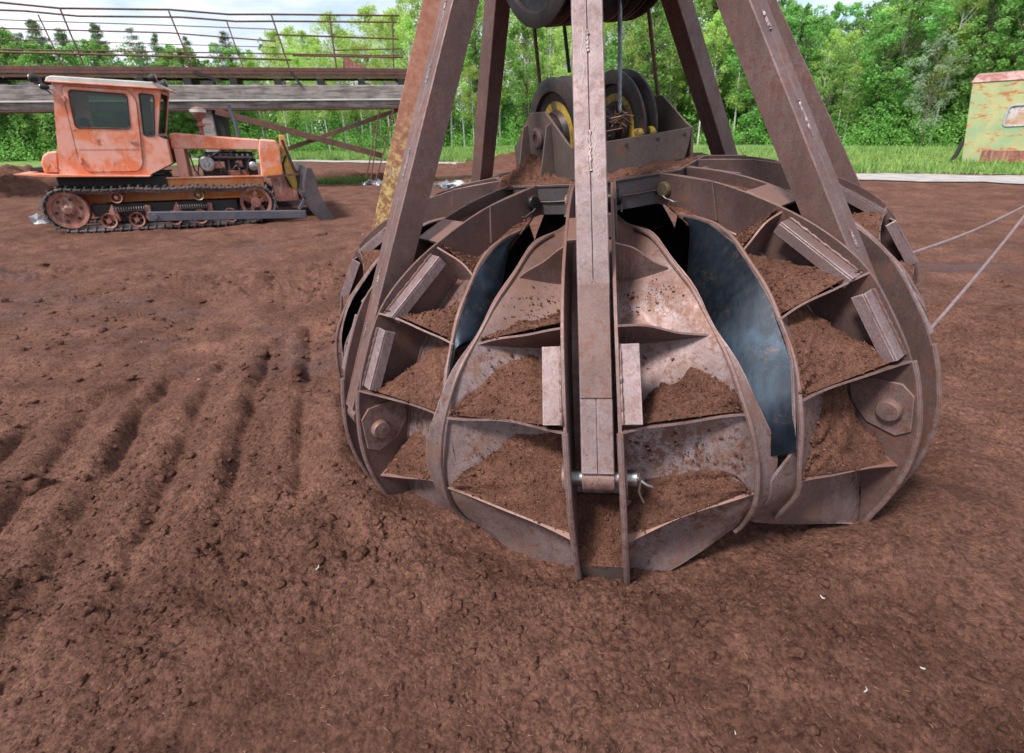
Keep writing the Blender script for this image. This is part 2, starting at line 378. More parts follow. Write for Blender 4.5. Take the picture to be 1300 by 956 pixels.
def make_petal(seed, front=False, walls=False):
    global WALLED; WALLED = walls
    root = shell_mesh(seed).build('claw', [M_SHELL, M_INNER], GRAB, smooth=True)
    for sg in (-1, 1):
        if walls: side_wall(sg, seed).build('side_wall', M_INNER, root, smooth=True)
        cheek(sg).build('cheek_plate', M_CHEEK if not front else M_STEEL, root, bevel=.002)
        rw = random.Random(seed+sg); MB().tube([shell_pt(.25+1.66*i/70, sg*(TC+.009), .003)+Vector((rw.uniform(-.002,.002),0,rw.uniform(-.002,.002))) for i in range(71)], [rw.uniform(.004,.009) for _ in range(71)], 6).build('weld_bead', M_CHEEK, root, smooth=True)
        # edge rod along the outer rim
        rod = [P(sg*TC, r+.004, z) for r, z in OUTS if z < .80]
        MB().tube(rod, .0135, 8).build('rim_rod', M_STEEL, root, smooth=True)
        MB().tube(bar_path(sg), .011, 8).build('edge_bar', M_STEEL, root, smooth=True)
        for gi, g in enumerate(GUS): gusset(sg, g, seed+gi).build('gusset', M_STEEL, root)
        # stiffening angle irons outside the cheek
        for (a, b) in ([((1.36,1.325),(1.69,1.115)), ((1.745,1.055),(1.905,.79))] if not front else [((1.745,1.055),(1.925,.80))]):
            A = Vector(P(0, *a)); B = Vector(P(0, *b)); d = (B-A).normalized(); nn = Vector((0, -d.z, d.y)); nn = -nn if nn.y > 0 else nn
            w = .078; x0 = sg*(TC+.0075); mb = MB()
            q = [A+nn*-.012, B+nn*-.012]
            mb.prism([q[0]+Vector((x0,0,0)), q[1]+Vector((x0,0,0)), q[1]+Vector((x0+sg*w,0,0)), q[0]+Vector((x0+sg*w,0,0))], -nn*.010)
            mb.prism([q[0]-nn*.0105+Vector((x0+sg*(w-.012),0,0)), q[1]-nn*.0105+Vector((x0+sg*(w-.012),0,0)), q[1]-nn*.0105+Vector((x0+sg*w,0,0)), q[0]-nn*.0105+Vector((x0+sg*w,0,0))], -nn*.05)
            mb.build('angle_iron', M_ARM, root, bevel=.002)
            # weld bead
            wb = MB(); rnd = random.Random(seed+9); n = 26
            wb.tube([A.lerp(B, i/n)+nn*(-.008+rnd.uniform(-.002,.002))+Vector((x0+sg*.004,0,0)) for i in range(n+1)], [rnd.uniform(.004,.008) for _ in range(n+1)], 6).build('weld_bead', M_CHEEK, root, smooth=True)
        # pin boss plate and bolt
        pr, pz = PIN; x0 = sg*(TC+.0075)
        if front: mb = MB(); mb.cyl((x0, -pr, pz), (x0+sg*.012, -pr, pz), .075, 28); mb.build('pin_plate', M_STEEL, root, bevel=.002)
        else:
            poly = [(-.19,.075),(-.10,.125),(.03,.135),(.085,.09),(.10,-.08),(.04,-.125),(-.09,-.10),(-.17,-.02)]
            MB().prism([(x0, -(pr+a*.92+.0), pz+b) for a, b in poly], (sg*.012,0,0)).build('pin_plate', M_STEEL, root, bevel=.002)
            MB().lathe((x0+sg*.012, -pr, pz), (sg,0,0), [(.0005,0),(.05,0),(.052,.018),(.044,.032),(.0005,.036)], 20).build('pin_head', M_STEEL, root, smooth=True)
        # lug at the ring hinge
        hr, hz = HINGE; poly = [(.545,1.512),(.95,1.47),(.985,1.27),(.90,1.285),(.76,1.33),(.60,1.335),(.545,1.37)]
        MB().prism([(sg*(TC+.0078), -a, b) for a, b in poly], (sg*.013,0,0)).build('hinge_lug', M_CHEEK, root, bevel=.002)
        MB().lathe((sg*(TC+.021), -hr, hz), (sg,0,0), [(.0005,0),(.041,0),(.043,.012),(.036,.026),(.0005,.028)], 24).build('hinge_bolt', M_BRASS if sg < 0 else M_DARK, root, smooth=True)
        wire = [P(sg*(TC+.045), hr+.005+a, hz+b) for a, b in ((0,-.03),(.02,-.045),(.045,-.05),(.075,-.06),(.10,-.055))]
        MB().tube(catmull(wire, 3), .004, 6).build('cotter_wire', M_WIRE, root, smooth=True)
    if front:
        pr, pz = PIN
        MB().cyl((-TC-.03,-pr,pz), (TC+.06,-pr,pz), .034, 24).build('pivot_pin', M_PIN, root, smooth=True, bevel=.003)
        MB().tube(catmull([(TC+.062,-pr-.045,pz+.06),(TC+.07,-pr-.05,pz+.02),(TC+.064,-pr-.05,pz-.03),(TC+.08,-pr-.045,pz-.085)], 4), .0045, 6).tube(catmull([(TC+.058,-pr-.04,pz+.035),(TC+.09,-pr-.052,pz+.012),(TC+.115,-pr-.048,pz-.002)],4), .007, 6).build('split_pin', M_WIRE, root, smooth=True)
        MB().lathe((-TC-.02,-pr,pz), (-1,0,0), [(.0005,0),(.062,0),(.062,.01),(.0005,.011)], 28).build('pin_washer', M_STEEL, root, smooth=True)
    else:
        MB().cyl((-TC-.01,-PIN[0],PIN[1]), (TC+.01,-PIN[0],PIN[1]), .036, 20).build('pivot_pin', M_PIN, root, smooth=True)
    MB().cyl((-TC-.018,-HINGE[0],HINGE[1]), (TC+.018,-HINGE[0],HINGE[1]), .03, 20).build('hinge_pin', M_DARK, root, smooth=True)
    # toe block between the cheeks and short tie plates in the channel
    toe = [P(-TC+.008, a, b) for a, b in ((1.84,-.20),(1.868,-.115),(1.915,.055),(1.875,.075),(1.82,.02))]
    MB().prism(toe, (2*TC-.016,0,0)).build('toe_block', M_BOX, root, bevel=.004)
    A, B = (1.10,1.40), (1.20,1.37)
    MB().prism([P(-TC+.008,1.12,1.425), P(-TC+.008,1.30,1.365), P(-TC+.008,1.295,1.35), P(-TC+.008,1.115,1.41)], (2*TC-.016,0,0)).build('tie_plate', M_STEEL, root, bevel=.002)
    return root
ASF = {-1: .085, 1: -.02}
ASYM = ASF; front_petal = make_petal(1, True); ASYM = {-1: 0., 1: 0.}
side_petal = make_petal(5, walls=True); rear_petal = make_petal(9)
LM = {}
petals = {0: front_petal, 1: side_petal, 2: rear_petal}
petals[-1] = copy_tree(side_petal, GRAB)
for k in (-2, 4, 3, -3): petals[k] = copy_tree(rear_petal, GRAB)
dz = {0: -.013, -1: .034, 1: .012}
swing = {0: 0, 1: 0, -1: .036, 2: .0, -2: -.028, 3: .03, -3: .0, 4: .01}
PM = {}
for k, o in petals.items():
    hinge = Matrix.Translation(P(0, *HINGE)); sw = hinge @ Matrix.Rotation(swing[k], 4, 'X') @ hinge.inverted()
    PM[k] = Rz(AZ0+k*PI/4+dz.get(k, 0)) @ sw
    o.matrix_local = PM[k]; o['group'] = 'eight claws of the grab'

# arms
ARM_TOP = (.60, 3.0)
def make_arm(mat, cover=False, seed=0):
    lo = P(0, PIN[0], PIN[1]); hi = P(0, *ARM_TOP); d = (hi-lo).normalized()
    out = Vector((1,0,0)).cross(d); out = -out if out.y > 0 else out; w, dep = .130, .14
    # box made of two channels with a fine seam gap on the outer face
    mb = MB(); g = .0015; lip = .004
    a = lo+d*.03; b = hi+d*.1
    for sg in (-1, 1):
        prof = [(sg*g, dep/2), (sg*(w/2), dep/2), (sg*(w/2), -dep/2), (sg*g, -dep/2), (sg*g, dep/2-.02)]
        prof = [(sg*g, dep/2-lip*.4), (sg*(g+.003), dep/2), (sg*(w/2-.004), dep/2), (sg*(w/2), dep/2-.004), (sg*(w/2), -dep/2+.004), (sg*(w/2-.004), -dep/2), (sg*g, -dep/2)]
        mb.prism([a+Vector((x,0,0))+out*y for x, y in prof], b-a)
    arm = mb.build('arm', mat, GRAB)
    MB().cyl(lo+Vector((-w/2,0,0)), lo+Vector((w/2,0,0)), .052, 28).build('arm_eye', M_STEEL, arm, smooth=True, bevel=.003)
    MB().prism([lo+Vector((-w/2+.002,0,0))+out*x+d*y for x, y in ((.046,.0),(dep/2-.008,.12),(dep/2-.006,.32),(-dep/2,.32),(-.045,.0))], (w-.004,0,0)).build('arm_foot', M_ARM, arm, bevel=.003)
    rnd = random.Random(seed)
    for q0, q1 in ((.42,.50),(.72,.80),(1.25,1.42),(1.75,1.84),(2.1,2.2)):
        n = 18; mb = MB(); pts = [lo+d*(q0+(q1-q0)*i/n)+out*(dep/2+.001)+Vector((rnd.uniform(-.003,.003),0,0)) for i in range(n+1)]
        if cover and q0 < .5: continue
        mb.tube(pts, [rnd.uniform(.004,.009) for _ in pts], 6).build('weld_bead', M_ARM, arm, smooth=True)
    if cover:
        dp = MB(); rd = random.Random(8)
        for (q0, q1, x0) in ((1.62,1.86,-.022),(1.36,1.42,-.03),(1.30,1.45,.02),(1.20,1.27,.028)):
            n = 12; dp = MB(); dp.tube([lo+d*(q0+(q1-q0)*i/n)+out*(dep/2+.0005)+Vector((x0+.006*math.sin(i*.9+q0*7),0,0)) for i in range(n+1)], [rd.uniform(.0012,.0028) for _ in range(n+1)], 5); dp.build('paint_drip', M_ROOFP, arm)
        c = lo+d*.56+out*(dep/2+.005)
        R = Matrix((Vector((1,0,0)), d, Vector((1,0,0)).cross(d))).transposed()
        MB().box(c, (w-.004,.46,.009), R).build('cover_plate', M_STEEL, arm, bevel=.002)
    return arm
arm0 = make_arm(M_ARM, True, 3)
def leaned(k, dx, az=0):
    R0 = Rz(AZ0+k*PI/4+az); p = R0 @ P(0, *PIN); T = Matrix.Translation(p); return T @ Matrix.Rotation(dx/2.5, 4, 'Y') @ T.inverted() @ R0
arm0.matrix_local = leaned(0, .045, -.008)
arm1 = make_arm(M_ARMB, False, 4)
arm_y = make_arm(M_YARM, False, 6); arm_y['label'] = 'arm with chipped red and yellow paint'
for k in (1, -1, 2, 3, -3, 4):
    o = arm1 if k == 1 else copy_tree(arm1, GRAB)
    o.matrix_local = leaned(k, {-1: .03, -3: -.07, 3: -.06, 2: -.03}.get(k, 0), {-3: -.03}.get(k, 0))
arm_y.matrix_local = leaned(-2, -.05, .02)

# ring hub (octagon band), covers
mb = MB(); n = 8
def octp(r, z, off=0): return [Vector((r*math.sin(AZ0+i*PI/4+off), -r*math.cos(AZ0+i*PI/4+off), z)) for i in range(8)]
for (r0, r1, z0, z1) in ((.585,.615,1.335,1.415), (.58,.622,1.4155,1.492)):
    A = octp(r1/math.cos(PI/8)*.985, z0); B = octp(r1/math.cos(PI/8)*.985, z1); Ci = octp(r0/math.cos(PI/8)*.985, z0); D = octp(r0/math.cos(PI/8)*.985, z1)
    V = A+B+Ci+D; F = []
    for i in range(8):
        j = (i+1) % 8; F += [(i,j,8+j,8+i), (16+j,16+i,24+i,24+j), (8+i,8+j,24+j,24+i), (j,i,16+i,16+j)]
    mb.add(V, F)
ring = mb.build('hub_ring', M_RING, GRAB, bevel=.004)
mb = MB(); A = octp(.67, 1.4935); B = octp(.67, 1.507); Ci = octp(.12, 1.4935); D = octp(.12, 1.507); V = A+B+Ci+D; F = []
for i in range(8):
    j = (i+1) % 8; F += [(i,j,8+j,8+i), (16+j,16+i,24+i,24+j), (8+i,8+j,24+j,24+i), (j,i,16+i,16+j)]
mb.add(V, F).build('top_plate', M_RING, ring, bevel=.002)
rnd = random.Random(2)
A = octp(.665, 1.4135)
wb = MB()
for i in range(8):
    a, b = A[i], A[(i+1) % 8]; wb.tube([a.lerp(b, k/14)+Vector((0,0,rnd.uniform(-.002,.002))) for k in range(15)], [rnd.uniform(.003,.006) for _ in range(15)], 5)
wb.build('weld_bead', M_RING, ring, smooth=True)

# lower sheave block: box trough turned 30 degrees with four sheaves on one axle
NV = Vector((-math.sin(math.radians(54)), -math.cos(math.radians(54)), 0)); MV = Vector((math.sin(math.radians(36)), -math.cos(math.radians(36)), 0))
BC = Vector((.06, .04, 1.508))
def bl(n_, m_, z_): return BC+NV*n_+MV*m_+Vector((0,0,z_))
block = MB().prism([bl(-.33,.36,.004), bl(.45,.36,.004), bl(.45,.36,.18), bl(-.38,.36,.18), bl(-.38,.36,.14), bl(-.36,.36,.07)], MV*.012).build('sheave_block', M_BOX, GRAB, bevel=.002)
MB().prism([bl(-.33,-.36,.004), bl(.45,-.36,.004), bl(.45,-.36,.18), bl(-.38,-.36,.18), bl(-.36,-.36,.07)], -MV*.012).build('side_plate', M_BOX, block, bevel=.002)
for nn, dd in ((.45, 1), (-.385, -1)):
    poly = [(-.372,.002),(.372,.002),(.372,.18),(.33,.20),(.10,.375),(-.10,.375),(-.33,.20),(-.372,.18)]
    MB().prism([bl(nn, a, b) for a, b in poly], NV*(.014*dd)).build('end_plate', M_BOX, block, bevel=.002)
    for q in (-.15, .15):
        MB().prism([bl(nn+.015*dd, q, .003), bl(nn+.12*dd, q, .003), bl(nn+.045*dd, q, .30), bl(nn+.015*dd, q, .31)], MV*.012).build('rib', M_BOX, block, bevel=.002)
    c = bl(nn+.0145*dd, 0, .23)
    MB().lathe(c, NV*dd, [(.0005,0),(.062,0),(.062,.02),(.05,.03),(.03,.03),(.028,.015),(.0005,.015)], 28).build('axle_cap', M_STEEL, block, smooth=True)
MB().cyl(bl(-.38,0,.23), bl(.44,0,.23), .04, 20).build('axle', M_DARK, block, smooth=True)
for q in (-.33,-.13,.1): MB().cyl(bl(q,.3725,.145), bl(q,.378,.145), .011, 12).build('bolt_hole', M_DARK, block)
MB().cyl(bl(-.47,0,.26), bl(-.475,0,.26), .03, 12)
SR = .325
def sheave(parent, c, axis, R, cover=True):
    w = .05
    o = MB().lathe(c, axis, [(R,-w),(R,-w+.014),(R-.05,-.012),(R-.05,.012),(R,w-.014),(R,w),(R-.022,w+.006),(R-.075,w+.006),(R-.085,w-.016),(.15,.02),(.13,w+.01),(.05,w+.01),(.05,-w-.01),(.13,-w-.01),(.15,-.02),(R-.085,-w+.016),(R-.075,-w-.006),(R-.022,-w-.006)], 64).build('sheave', M_DARK, parent, smooth=True)
    ax = Vector(axis).normalized()
    for s2 in (1, -1):
        MB().lathe(Vector(c)+ax*(s2*.0225), ax*s2, [(.145,0),(.215,.0),(.215,.004),(.145,.004)], 40).build('painted_web', M_YELLOW, o, smooth=True)
        hub = MB().lathe(Vector(c)+ax*(s2*.055), ax*s2, [(.0405,0),(.12,0),(.12,.055),(.105,.065),(.0405,.065)], 32)
        for i in range(6):
            t = i*PI/3; x = ax.orthogonal().normalized(); y = ax.cross(x); p = Vector(c)+ax*(s2*.12)+(x*math.cos(t)+y*math.sin(t))*.085
            hub.cyl(p, p+ax*(s2*.014), .012, 6)
        hub.build('hub_cover', M_DARK, o, smooth=True)
    return o
for q in (.31, -.12): sheave(block, bl(q, 0, .23), NV, SR)
# rag of tied wire and yellow rollers beside the steel rope
MB().cyl(bl(-.03,.29,.185), bl(-.07,.29,.185), .032, 18).cyl(bl(-.12,.29,.187), bl(-.16,.29,.187), .032, 18).build('guide_roller', M_YELLOW, block, smooth=True)

# upper sheave block (mostly above the picture) and head yoke
UB = Vector((.03, .05, 2.845))
ub = MB().cyl(UB-NV*.45, UB+NV*.45, .045, 20).build('upper_block', M_DARK, GRAB, smooth=True)
for q in (.30, .17, -.12, -.24): sheave(ub, UB+NV*q, NV, .52)
for q in (-.43, .43):
    MB().prism([UB+NV*q+MV*a+Vector((0,0,b)) for a, b in ((-.2,-.16),(.2,-.16),(.34,.25),(.34,.55),(-.34,.55),(-.34,.25))], NV*.014).build('hanger_plate', M_BOX, ub, bevel=.003)
mb = MB(); A = octp(.66, 3.05); B = octp(.66, 3.12); Ci = octp(.3, 3.05); D = octp(.3, 3.12); V = A+B+Ci+D; F = []
for i in range(8):
    j = (i+1) % 8; F += [(i,j,8+j,8+i), (16+j,16+i,24+i,24+j), (8+i,8+j,24+j,24+i), (j,i,16+i,16+j)]
mb.add(V, F)
mb.box((0,0,3.44), (.95,.12,.12)); mb.box((0,0,3.441), (.12,.95,.11))
mb.build('head_ring', M_STEEL, GRAB, bevel=.003)
GMi = GM.inverted()
def on_depth(u, v, ydepth):            # world point seen at that place of the photo on the vertical plane y = ydepth
    r = ray(u, v); return CAM+r*((ydepth+DIST)/r.y)
def rope(a, b, r, mat, name='wire_rope', twist=True, parent=GRAB):
    a = GMi @ a; b = GMi @ b; d = b-a; L = d.length; dn = d.normalized(); x = dn.orthogonal().normalized(); y = dn.cross(x); mb = MB()
    if twist:
        for s_ in range(5):
            n = int(L/.012); mb.tube([a+d*(i/n)+(x*math.cos(i*.012*2*PI/.16+s_*2*PI/5)+y*math.sin(i*.012*2*PI/.16+s_*2*PI/5))*r*.58 for i in range(n+1)], r*.48, 5)
    else: mb.tube([a, b], r, 8)
    return mb.build(name, mat, parent, smooth=True)
def vert_rope(u0, v0, u1, v1, yd, mat, r=.0125):
    a = on_depth(u0, v0, yd); b = on_depth(u1, v1, yd); d = (a-b); a2 = a+d*(.35/d.length) if d.length > .01 else a
    return rope(a2, b, r, mat)
vert_rope(787, 0, 787, 140, -.22, M_ROPE)
vert_rope(822, 0, 840, 165, .22, M_ROPE_R)
vert_rope(678, 33, 687, 120, .30, M_ROPE_R)
vert_rope(716, 30, 723, 92, .35, M_DARK)
vert_rope(728, 40, 730, 95, .30, M_DARK)
# frayed wire knot where the steel rope is tied off
kb = MB(); kp = GMi @ on_depth(786, 148, -.24); rnd = random.Random(4)
for i in range(16):
    q = kp+Vector((rnd.uniform(-.03,.03), rnd.uniform(-.02,.02), rnd.uniform(-.04,.03)))
    kb.tube([q, q+Vector((rnd.uniform(-.05,.05),rnd.uniform(-.03,.01),rnd.uniform(-.05,.04))), q+Vector((rnd.uniform(-.09,.09),rnd.uniform(-.03,.01),rnd.uniform(-.06,.06)))], .004, 5)
kb.build('wire_knot', M_ROPE_R, GRAB, smooth=True)

# ------------------------------------------------------------------ peat lying on the grab
hv, hf = [], []
def heap_patch(k, sg, g, s0, s1, H, seed, peak=0.):
    (ar, az), ub, tw = g; tw *= (1+ASF[sg]*float(sstep(.7, 1.25, ub))) if k == 0 else 1; ns, nq = 30, 22; A = P(sg*(TC+.012), ar-.02, az+.004); Cc = shell_pt(ub, sg*tw, .008); M = GM @ PM[k]; base = len(hv)
    r_ = np.random.default_rng(seed)
    for i in range(ns+1):
        s = s0+(s1-s0)*i/ns; O = A.lerp(Cc, s)+Vector((0,.016,.004)); O.x = sg*((TC+.012)*(1-s)+tw*s*.97)
        e = (s-s0)/(s1-s0); prof = max(0., 1-((e-peak)/(1.0-peak if e > peak else max(peak, .001)))**2) if True else 1
        hh = H*(.12+.88*prof)*(1+.35*float(fbm(np.array(s*5.+seed), np.array(1.7), 1.1, 3, seed, .5)))
        T = shell_pt(max(.05, ub-max(hh, .01)), O.x, .0)
        # the gusset's inner corner, where the peat lies deepest
        for j in range(nq+1):
            q = j/nq; p = O.lerp(T, q); bulge = (.016*math.sin(PI*q)*(.4+H))*(1-.5*q)
            nz_ = float(fbm(np.array(p.x*1.0+seed), np.array(q*.35+p.z), 9, 5, seed, .62))
            p = p+Vector((0,-.75,.65))*(bulge+nz_*.036*min(1, 6*q, 5*(1-q)+.05))
            hv.append(M @ p)
    for i in range(ns):
        for j in range(nq):
            a = base+i*(nq+1)+j; hf.append((a, a+1, a+nq+2, a+nq+1))
for (k, sg, gi, s0, s1, H, pk) in [
    (0,-1,1,0,.97,.15,0.),(0,-1,2,0,.97,.24,.15),(0,-1,3,0,.95,.27,0.),(0,1,2,.15,1.,.20,.8),(0,1,3,.0,.98,.10,.8),
    (1,-1,1,0,1.,.33,.2),(1,-1,2,0,1.,.34,.3),(1,-1,3,0,1.,.27,.1),(1,-1,0,0,.9,.14,.1),
    (-1,1,1,0,.95,.16,.5),(-1,1,2,0,.98,.28,.6),(-1,1,0,0,.9,.12,.3),(-1,1,3,0,.9,.1,.3),
    (2,-1,1,0,1.,.25,.2),(2,-1,2,0,1.,.2,.2),(-2,1,1,0,1.,.25,.2),(-2,1,2,0,1.,.25,.2),(1,1,1,0,1.,.25,.2),(1,1,2,0,1.,.2,.2),(-1,-1,1,0,1.,.25,.2),(-1,-1,2,0,1.,.25,.2)]:
    heap_patch(k, sg, GUS[gi], s0, s1, H, 10*k+gi+3*sg+50, pk)
def quadpatch(M, pts, nu, nv, amp, seed, bulge=.02, up=(0,-.4,.9)):
    base = len(hv); a, b, c, d = [Vector(p) for p in pts]
    for i in range(nu+1):
        for j in range(nv+1):
            u, v = i/nu, j/nv; p = a.lerp(b, u).lerp(d.lerp(c, u), v)
            e = min(1, 8*u, 8*(1-u), 8*v, 8*(1-v)); nn = float(fbm(np.array(u*.6+seed), np.array(v*.6), 9, 5, seed, .6))
            hv.append(M @ (p+Vector(up)*(e*(bulge*math.sin(PI*u)*math.sin(PI*v)+amp*nn))))
    for i in range(nu):
        for j in range(nv): q = base+i*(nv+1)+j; hf.append((q, q+1, q+nv+2, q+nv+1))
M0 = GM @ PM[0]
quadpatch(M0, [P(-TC+.008,1.92,.06), P(TC-.008,1.92,.06), P(TC-.008,1.77,.33), P(-TC+.008,1.77,.33)], 16, 24, .02, 3)
for k in (-1,1):                                                         # peat along the rear channel of the side claws
    quadpatch(GM @ PM[k], [P(-TC+.008,1.28,1.36), P(TC-.008,1.28,1.36), P(TC-.008,.78,1.43), P(-TC+.008,.78,1.43)], 12, 30, .02, 5+k, .0, (0,0,1))
    quadpatch(GM @ PM[k], [P(-TC+.008,1.12,1.18), P(-TC-.22,1.12,1.17), P(-TC-.05,.70,1.34), P(-TC+.008,.70,1.34)] if k == 1 else [P(TC-.008,1.12,1.18), P(TC+.20,1.12,1.17), P(TC+.05,.70,1.34), P(TC-.008,.70,1.34)], 12, 30, .015, 8+k, .03, (0,-.3,.95))
# on the hub plate
for i in range(8):
    A = octp(.655, 1.508); B = octp(.2, 1.51)
    a, b = A[i], A[(i+1) % 8]; quadpatch(GM, [a, b, B[(i+1) % 8], B[i]], 14, 10, .022, 20+i, .012, (0,0,1))
pk = np_mesh('loose_peat', np.array([tuple(v) for v in hv]), np.array(hf), M_HEAP, smooth=True)
tag(pk, 'loose brown peat caught in the pockets and on the hub of the grab', 'peat', kind='stuff')

def mound(name, c, rx, ry, h, seed, M=Matrix.Identity(4), n=56, mat=None):
    V = []; F = []
    for i in range(n+1):
        for j in range(n+1):
            x = -1+2*i/n; y = -1+2*j/n; d = math.hypot(x, y)
            z = max(0, 1-d)**.85*h*(1+.7*float(fbm(np.array(x), np.array(y), 2.5, 5, seed)))
            z += .30*h*float(fbm(np.array(x), np.array(y), 11, 5, seed+5, .7)) if d < .98 else 0
            V.append(M @ (Vector(c)+Vector((x*rx, y*ry, z-.012*h-.004-(.1*h if d > .97 else 0)))))
    for i in range(n):
        for j in range(n): a = i*(n+1)+j; F.append((a, a+n+1, a+n+2, a+1))
    return np_mesh(name, np.array([tuple(v) for v in V]), np.array(F), mat or M_HEAP, smooth=True)
m1 = mound('peat_heap', (-.35,-.27,1.505), .25, .19, .12, 4, GM)
tag(m1, 'crumbly heap of peat at the foot of the sheave box on the grab hub', 'peat heap')

# ------------------------------------------------------------------ GROUND
tr0, tr1 = gnd(60, 520), gnd(400, 415); td = (tr1-tr0).normalized(); tn = Vector((td.y, -td.x, 0))
if tn.dot(CAM-tr0) < 0: tn = -tn
rt0, rt1 = gnd(1210, 470), gnd(1300, 455)
def height(x, y):
    dc = np.hypot(x, y+DIST)
    z = GZ + .20*fbm(x, y, .22, 3, 3)*sstep(2, 9, dc)+.07*fbm(x, y, .8, 3, 5)+.035*fbm(x, y, 2.7, 3, 8)
    near = sstep(45, 10, dc)
    cl = fbm(x, y, 6.5, 5, 12, .62); pm = .35+1.5*sstep(-.15, .35, fbm(x, y, .55, 3, 111)); z = z+near*.030*cl*(.6+.4*pm)+sstep(9,4,dc)*(.019*fbm(x, y, 17, 5, 91, .74)*pm)
    cr = np.abs(fbm(x, y, 11, 4, 19, .6)); z = z+near*(.014*cr-.004)*pm*(sstep(.0, .25, fbm(x, y, .7, 2, 23)+.12))
    # tracked-vehicle print left of the grab : grouser ridges across a pressed band
    rx, ry = x-tr0.x, y-tr0.y; al = rx*td.x+ry*td.y; ac = rx*tn.x+ry*tn.y
    wob = .05*fbm(x, y, 1.3, 2, 31)
    band = sstep(-.06, .06, ac+wob)*sstep(2.7, 1.9, ac+wob)*sstep(3.0, 2.5, al)*sstep(-5, -4, al)
    g = ((al+wob*1.2+ac*.63)/.45) % 1.0; rid = np.exp(-((g-.5)/.20)**2)-.9*np.exp(-((g-.82)/.10)**2)
    z = z-band*.04+band*rid*.050*(.8+1.0*fbm(x, y, 3, 3, 37))
    z = z+.06*np.exp(-((ac+.08)/.09)**2)*(sstep(-.2,.3,fbm(x, y, 4, 3, 41)+.1))*sstep(3.0, 2.5, al)*sstep(-5, -4, al)
    # second print to the right of the grab
    ac2 = (x-3.3)*.10+(y-.55)*.995; al2 = (x-3.3)*.995-(y-.55)*.10
    b2 = sstep(1.9, 2.3, x+.15*y)*sstep(-2.4, -1.9, ac2)*sstep(2.6, 2.0, ac2)
    g2 = ((ac2+.06*np.sin(al2*1.2)+wob)/.27) % 1.0; z = z+b2*np.exp(-((g2-.5)/.22)**2)*.075*(.7+fbm(x, y, 2, 2, 43))
    # smoother peat heaped under the claws
    dg = np.hypot(x, y); z = z+.06*np.exp(-((dg-2.25)/.25)**2)*(.5+fbm(x, y, 1.5, 3, 47))
    z = np.where(dg < 1.75, np.minimum(z, GZ-.01+.02*cl), z)
    # churned band behind
    z = z+.07*sstep(.0, .3, fbm(x*.5, y, .8, 3, 53))*np.exp(-((y-3.2-.12*x)/.9)**2)*np.abs(fbm(x, y, 3.2, 5, 59, .6))*3
    yr = np.interp(x, [-42,-30,-20.9,-14.3,-7.9,-3.3,1.2,4.8,8.3,12.3,14.6,22,34], [37,33.2,30.2,28.2,25.9,23.7,20.6,18.7,16.9,15.7,15.6,16,18])
    far = np.maximum(sstep(-2.2, -.7, y-yr), sstep(22, 25.5, y-.2*(x+39)+0)*(x < -20)*1.0); far = np.maximum(far, sstep(60, 80, dc))
    z = z+.05*sstep(8, 12, dc)*fbm(x*.35+y*.1, y, 1.1, 4, 83, .6)
    z = z-.11*np.exp(-((x+7.6)**2+(y-7.9)**2)/4.5)
    z = z+.06*np.exp(-((dg-2.05)/.16)**2)*(y < -.3)*(.6+1.4*fbm(x, y, 2.4, 3, 101))
    return z*(1-far)+GZ*far
def ground():
    fine = np.linspace(-72, 72, 900); rest = np.linspace(72, 288, 50)[1:-1]
    ang = np.radians(np.r_[fine, rest])-YAW*0; rr = np.r_[0.02, np.geomspace(.5, 42, 880), np.geomspace(44, 900, 60)]
    hd = math.atan2(math.sin(YAW), math.cos(YAW))
    A, R = np.meshgrid(ang+hd, rr); X = R*np.sin(A); Y = R*np.cos(A)-DIST
    Z = height(X, Y); na = len(ang); nr = len(rr)
    V = np.stack([X.ravel(), Y.ravel(), Z.ravel()], 1); i, j = np.meshgrid(np.arange(nr-1), np.arange(na), indexing='ij'); j2 = (j+1) % na
    F = np.stack([(i*na+j).ravel(), (i*na+j2).ravel(), ((i+1)*na+j2).ravel(), ((i+1)*na+j).ravel()], 1)
    o = np_mesh('ground', V, F[:, ::-1], M_PEAT, smooth=True); return tag(o, kind='structure')
ground()
def hz(x, y): return float(height(np.array([x]), np.array([y]))[0])

# clods and fibres strewn on the near ground
_bm = bmesh.new(); bmesh.ops.create_icosphere(_bm, subdivisions=2, radius=1); BV2 = np.array([v.co[:] for v in _bm.verts]); BF2 = np.array([[v.index for v in f.verts] for f in _bm.faces]); _bm.free()
_bm = bmesh.new(); bmesh.ops.create_icosphere(_bm, subdivisions=1, radius=1); BV1 = np.array([v.co[:] for v in _bm.verts]); BF1 = np.array([[v.index for v in f.verts] for f in _bm.faces]); _bm.free()
def clods(pos, s, seed, name, mat, hi=True):
    r_ = np.random.default_rng(seed); bv, bf = (BV2, BF2) if hi else (BV1, BF1); n = len(pos); m = len(bv)
    sc = r_.uniform(.55, 1.3, (n,1,3))*s[:,None,None]; sc[:,:,2] *= .7; a = r_.uniform(0, 6.28, (6,n,1)); p = np.repeat(bv[None], n, 0)
    nn = 1+.45*(np.sin(p[...,0]*3.1+a[0])*np.sin(p[...,1]*3.7+a[1])+.6*np.sin(p[...,2]*5.1+a[2])*np.cos(p[...,0]*4.3+a[3]))+r_.uniform(-.32,.32,(n,m))
    p = p*nn[...,None]*sc; c_, s_ = np.cos(a[4]), np.sin(a[4]); V = np.stack([p[...,0]*c_-p[...,1]*s_, p[...,0]*s_+p[...,1]*c_, p[...,2]], -1)+pos[:,None,:]
    F = (bf[None]+(np.arange(n)*m)[:,None,None]).reshape(-1, 3); return np_mesh(name, V.reshape(-1,3), F, mat)
